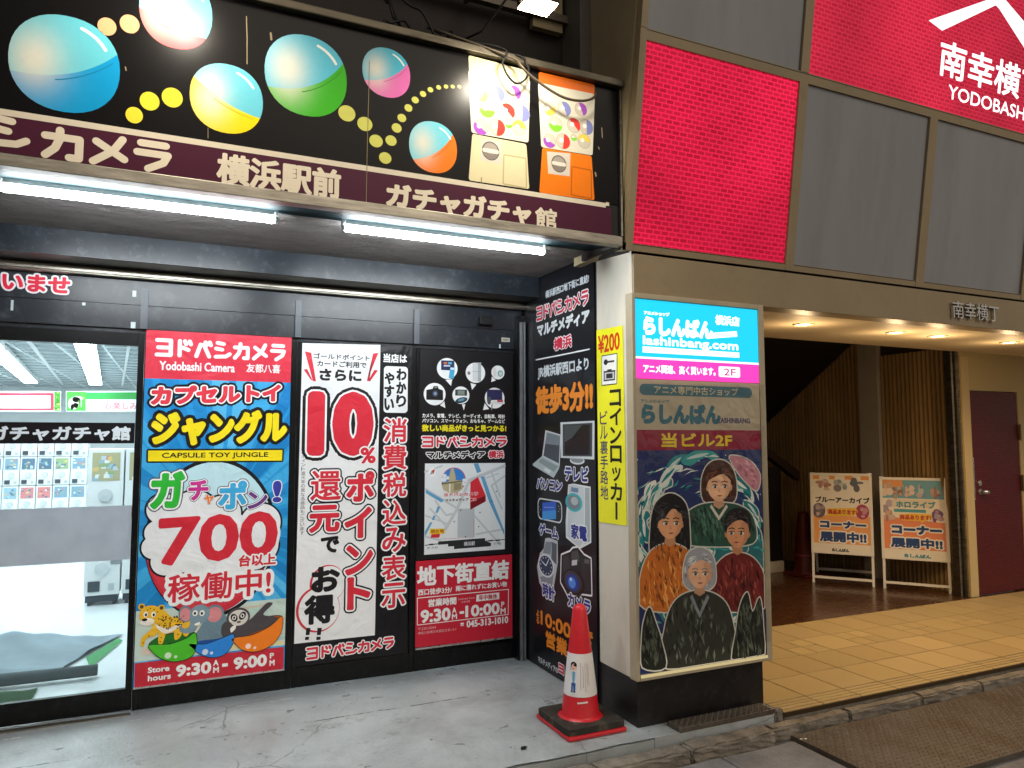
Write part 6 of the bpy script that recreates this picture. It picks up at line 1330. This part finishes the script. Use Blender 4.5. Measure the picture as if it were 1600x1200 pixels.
# ================================================================ INSIDE THE SHOP
M_MAC = pmat('machine_white', '#eef1f2', .3, var=.03)
M_INK = print_mat('card_ink', .35)
M_GR = pmat('machine_grey', '#464e56', .4, var=.1)
CARD = ['#9fbccb', '#7894a8', '#a9c8d6', '#d98a8a', '#e3c483', '#9cb48a', '#6f7f90', '#c6d9e2', '#5f7a90', '#86a6b8']
def machine(x0, x1, y, z0, z1, label, seed, group='capsule machines inside the shop', deep=.35, notice=False, card=None, bits=9):
    r = random.Random(seed); w_ = x1-x0; h = z1-z0; root = empty('capsule_machine', ((x0+x1)/2, y, z0), label, 'capsule machine', group)
    mb = MB(); mb.box(x0+.004, x1-.004, y, y+deep, z0+.004, z1-.004, .008); mb.build('body', M_MAC, root)
    P = Plane((0, y-.004, 0), (1, 0, 0), (0, 0, 1)); fl = Flat(P); a, b, c, d = x0+w_*.12, x1-w_*.12, z0+h*.56, z1-h*.06
    fl.polyuv([(a, c), (b, c), (b, d), (a, d)], card or r.choice(CARD), 1)
    for k in range(bits):
        u = r.uniform(a, b-w_*.2); v = r.uniform(c, d-h*.08); fl.polyuv([(u, v), (u+w_*r.uniform(.08, .2), v), (u+w_*r.uniform(.08, .2), v+h*r.uniform(.03, .08)), (u, v+h*.05)], r.choice(CARD+['#eef1f2', '#eef1f2']), 1.3+k*.1)
    fl.build('display_card', M_INK, root)
    cx_, cz = x0+w_*.5, z0+h*.36; rr = w_*.2
    mb = MB(); mb.tube([(cx_, y, cz), (cx_, y-.018, cz)], rr, 24); mb.tube([(cx_, y-.018, cz), (cx_, y-.03, cz)], rr*.85, 24); mb.build('dial', pmat('dial_white', '#d5dade', .25), root)
    MB().box(x0+w_*.13, x0+w_*.45, y-.012, y, z0+h*.06, z0+h*.20, .003).build('prize_slot', M_GR, root)
    MB().box(x0+w_*.68, x0+w_*.84, y-.010, y, z0+h*.07, z0+h*.16).build('coin_return', pmat('coin_grey', '#b9c2c6', .3), root)
    if notice:
        fl = Flat(P); fl.polyuv([(x0+w_*.72, z0+h*.42), (x0+w_*1.02, z0+h*.42), (x0+w_*1.02, z0+h*.72), (x0+w_*.72, z0+h*.72)], '#8f9498', 2)
        cu, cv = x0+w_*.87, z0+h*.61; fl.elluv(cu, cv, w_*.12, w_*.12, '#c23a4a', 2.4, 24); fl.elluv(cu, cv, w_*.09, w_*.09, '#a9adb0', 2.8, 24); fl.fat([(cu-w_*.07, cv+w_*.07), (cu+w_*.07, cv-w_*.07)], w_*.014, '#c23a4a', 3.2, False)
        fl.build('notice', M_INK, root)
    return root
YB = 12.2
ex = [fy(x, 740, YB)[0] for x in (-49, -22.5, 4, 30.5, 57, 83, 109.5, 136)]
ez = [fy(60, y, YB)[2] for y in (803.5, 758.5, 713.5, 668.5)]
tiers = ['bottom', 'middle', 'top']; cols_ = ['first', 'second', 'third', 'fourth', 'fifth', 'sixth', 'seventh']
for j in range(3):
    for i in range(7):
        machine(ex[i], ex[i+1], YB, ez[j], ez[j+1], 'white capsule machine in the %s tier of the wall, %s from the left' % (tiers[j], cols_[i]), j*31+i)
MB().box(ex[0], ex[-1], YB, YB+.35, 0, ez[0]-.002).build('machine_plinth', M_MAC); tag(bpy.data.objects['machine_plinth'], 'long white plinth carrying the wall of capsule machines', 'plinth')
YN = 8.42
for k, (xa, xb, nm) in enumerate((((130), 188, 'beside the door stile'), (189, 246, 'behind the blue poster'))):
    xa_, xb_ = fy(xa, 900, YN)[0], fy(xb, 900, YN)[0]
    machine(xa_, xb_, YN, .10, .82, 'large white capsule machine, lower one of the stack %s' % nm, 200+k, 'large capsule machines near the entrance', notice=(k == 0), card='#dfe6ea')
    machine(xa_, xb_, YN, .82, 1.56, 'large white capsule machine, upper one of the stack %s' % nm, 210+k, 'large capsule machines near the entrance', card='#b9b48f', bits=22)
    st = MB(); st.box(xa_+.02, xb_-.02, YN+.03, YN+.33, .035, .10); 
    for a in (xa_+.04, xb_-.07):
        for b in (YN+.04, YN+.28): st.box(a, a+.03, b, b+.04, .0, .036)
    o = st.build('machine_stand', M_GR); tag(o, 'grey castor stand under the stack of large machines %s' % nm, 'stand')
# hanging banners above the machine wall
Pbn = Plane((0, 11.9, 0), (1, 0, 0), (0, 0, 1))
def banner(q, col, label, fn):
    o = sheet('banner', Pbn, q, col, M_INK, .004, label, 'banner', 'banners hanging over the machines'); fl = Flat(Pbn); fn(fl); fl.build('print', M_INK, o); return o
def f1(fl):
    fl.poly([(-60, 614), (84, 614), (84, 641), (-60, 641)], '#d5405a', 1); fl.poly([(-58, 618), (79, 618), (79, 638), (-58, 638)], '#f6f7f7', 1.5); fl.poly([(85, 612), (94, 612), (94, 642), (85, 642)], '#55a83a', 1)
    for k in range(14): fl.ell(84+random.random()*8, 88+random.random()*8, 612+k*2, 615+k*2, random.choice(['#8fd05a', '#3f8f2c', '#d9e07a']), 1.6, 10)
banner([(-70, 611), (95, 611), (95, 643), (-70, 643)], '#eef1f2', 'white banner with a red edge and green end hanging over the machine wall', f1)
def f2(fl):
    fl.poly([(104, 612), (134, 612), (134, 642), (104, 642)], '#4fae45', 1); fl.poly([(134, 613), (230, 613), (230, 624), (134, 624)], '#2f9a4a', 1)
    for k in range(10): fl.ell(104+random.random()*24, 110+random.random()*24, 612+random.random()*26, 616+random.random()*26, random.choice(['#8fd05a', '#3f8f2c', '#e8f0e6', '#bfe0a0']), 1.6, 10)
    fl.text('お楽しみ', 163, 215, 189, 628, 640, '#e2909c', 2, .03)
banner([(103, 611), (232, 611), (232, 643), (103, 643)], '#f3f5f5', 'green and white banner with pink letters hanging over the machine wall', f2)
# ceiling lamps in rows
M_PAN = emat('panel_light', '#f2fbff', SHOP_E)
names = ['far left row', 'row left of the middle', 'middle row above the door', 'row nearest the street corner']
def row(x5, slope, nm, n=6, w_=.17):
    for k in range(n):
        y = 6.3+k*1.25; x = x5+slope*(y-6.3)
        t = empty('ceiling_light', (x, y, 2.58), 'white ceiling light, %s from the glass in the %s' % (['first', 'second', 'third', 'fourth', 'fifth', 'last'][k], nm), 'ceiling light', 'ceiling lights inside the shop')
        q = lambda e, z: [(x-w_/2-e, y-e, z), (x+w_/2+e, y-e, z), (x+w_/2+e+slope*1.05, y+1.05+e, z), (x-w_/2-e+slope*1.05, y+1.05+e, z)]
        MB().prism(q(0, 2.535), q(0, 2.545)).build('diffuser', M_PAN, t); MB().prism(q(.008, 2.546), q(.008, 2.60)).build('housing', M_MAC, t)
xa = fy(131, 542, 6.9)[0]
row(xa-.74, -.09, names[1]); row(xa+.02, -.072, names[2]); row(xa+1.8, -.072, names[3]); row(xa-2.2, -.072, names[0])
for a, b in (((44, 532), (97.5, 600)), ((201, 542), (191, 602))):
    dA, dB = ray(*a), ray(*b); A = CAM+dA*(2.585-1.65)/dA[2]; B = CAM+dB*(2.585-1.65)/dB[2]
    MB().prism([(A[0]-.014, A[1], 2.575), (A[0]+.014, A[1], 2.575), (B[0]+.014, B[1], 2.575), (B[0]-.014, B[1], 2.575)], [(A[0]-.014, A[1], 2.60), (A[0]+.014, A[1], 2.60), (B[0]+.014, B[1], 2.60), (B[0]-.014, B[1], 2.60)]).build('ceiling_rail', M_MAC, shop)
# rolled carpet lying behind the door
ca_ = empty('carpet', (-1.0, 6.3, 0), 'grey carpet piled and rolled on the shop floor behind the glass', 'carpet')
V = []; F = []; nx, ny = 60, 24
for j in range(ny+1):
    for i in range(nx+1):
        s, t = i/nx, j/ny; x = -3.2+2.85*s-(1-t)*(.42*s); y = 6.02+1.08*t
        z = .02+.07*(1+math.sin(x*3.3+t*6))*(1-abs(2*t-1))**.7+.07*math.exp(-((t-.35-.2*math.sin(x*1.7))*9)**2)+.06*math.exp(-((t-.75+.12*math.sin(x*2.3))*10)**2)+.02*math.sin(x*11+t*9)**2
        V.append((x, y, z*(1-.75*max(0, (s-.75)/.25))))
for j in range(ny):
    for i in range(nx): F.append([j*(nx+1)+i, j*(nx+1)+i+1, (j+1)*(nx+1)+i+1, (j+1)*(nx+1)+i])
M_CARP = pmat('carpet_grey', '#8797a0', .8, var=.08, bump=.3, bscale=200)
mesh_obj('sheet', V, F, M_CARP, ca_, smooth=True)
mb = MB(); mb.tube([(-3.0, 5.90, .055), (-1.5, 5.96, .055), fz(152, 1058)+np.array([0, 0, .05])], [.05, .046, .038], 18); mb.build('roll', pmat('carpet_dark', '#5c676c', .8, var=.15), ca_, smooth=True)
V = [tuple(fz(*p)+np.array([0, 0, z])) for p, z in (((134, 1038), .05), ((140, 1046), .012), ((192, 1003), .012), ((184, 1003), .03))]
mesh_obj('turned_edge', V, [[0, 1, 2, 3]], pmat('turf_back', '#4f9a62', .8, var=.15), ca_)
V = []; F = []; nx, ny = 40, 14
for j in range(ny+1):
    for i in range(nx+1):
        s, t = i/nx, j/ny; x = -2.6+1.82*s; y = 5.50+.36*t-.05*s; V.append((x, y, .012+.11*math.sin(math.pi*t)*(1-s**4)*(1-.3*math.sin(x*7)**2)+random.uniform(-.004, .004)))
for j in range(ny):
    for i in range(nx): F.append([j*(nx+1)+i, j*(nx+1)+i+1, (j+1)*(nx+1)+i+1, (j+1)*(nx+1)+i])
o = mesh_obj('turf_roll', V, F, pmat('turf_green', '#1f4a24', .9, var=.5, scale=90, bump=1, bscale=220), None, smooth=True); tag(o, 'bundle of dark green artificial turf just inside the glass door', 'turf')
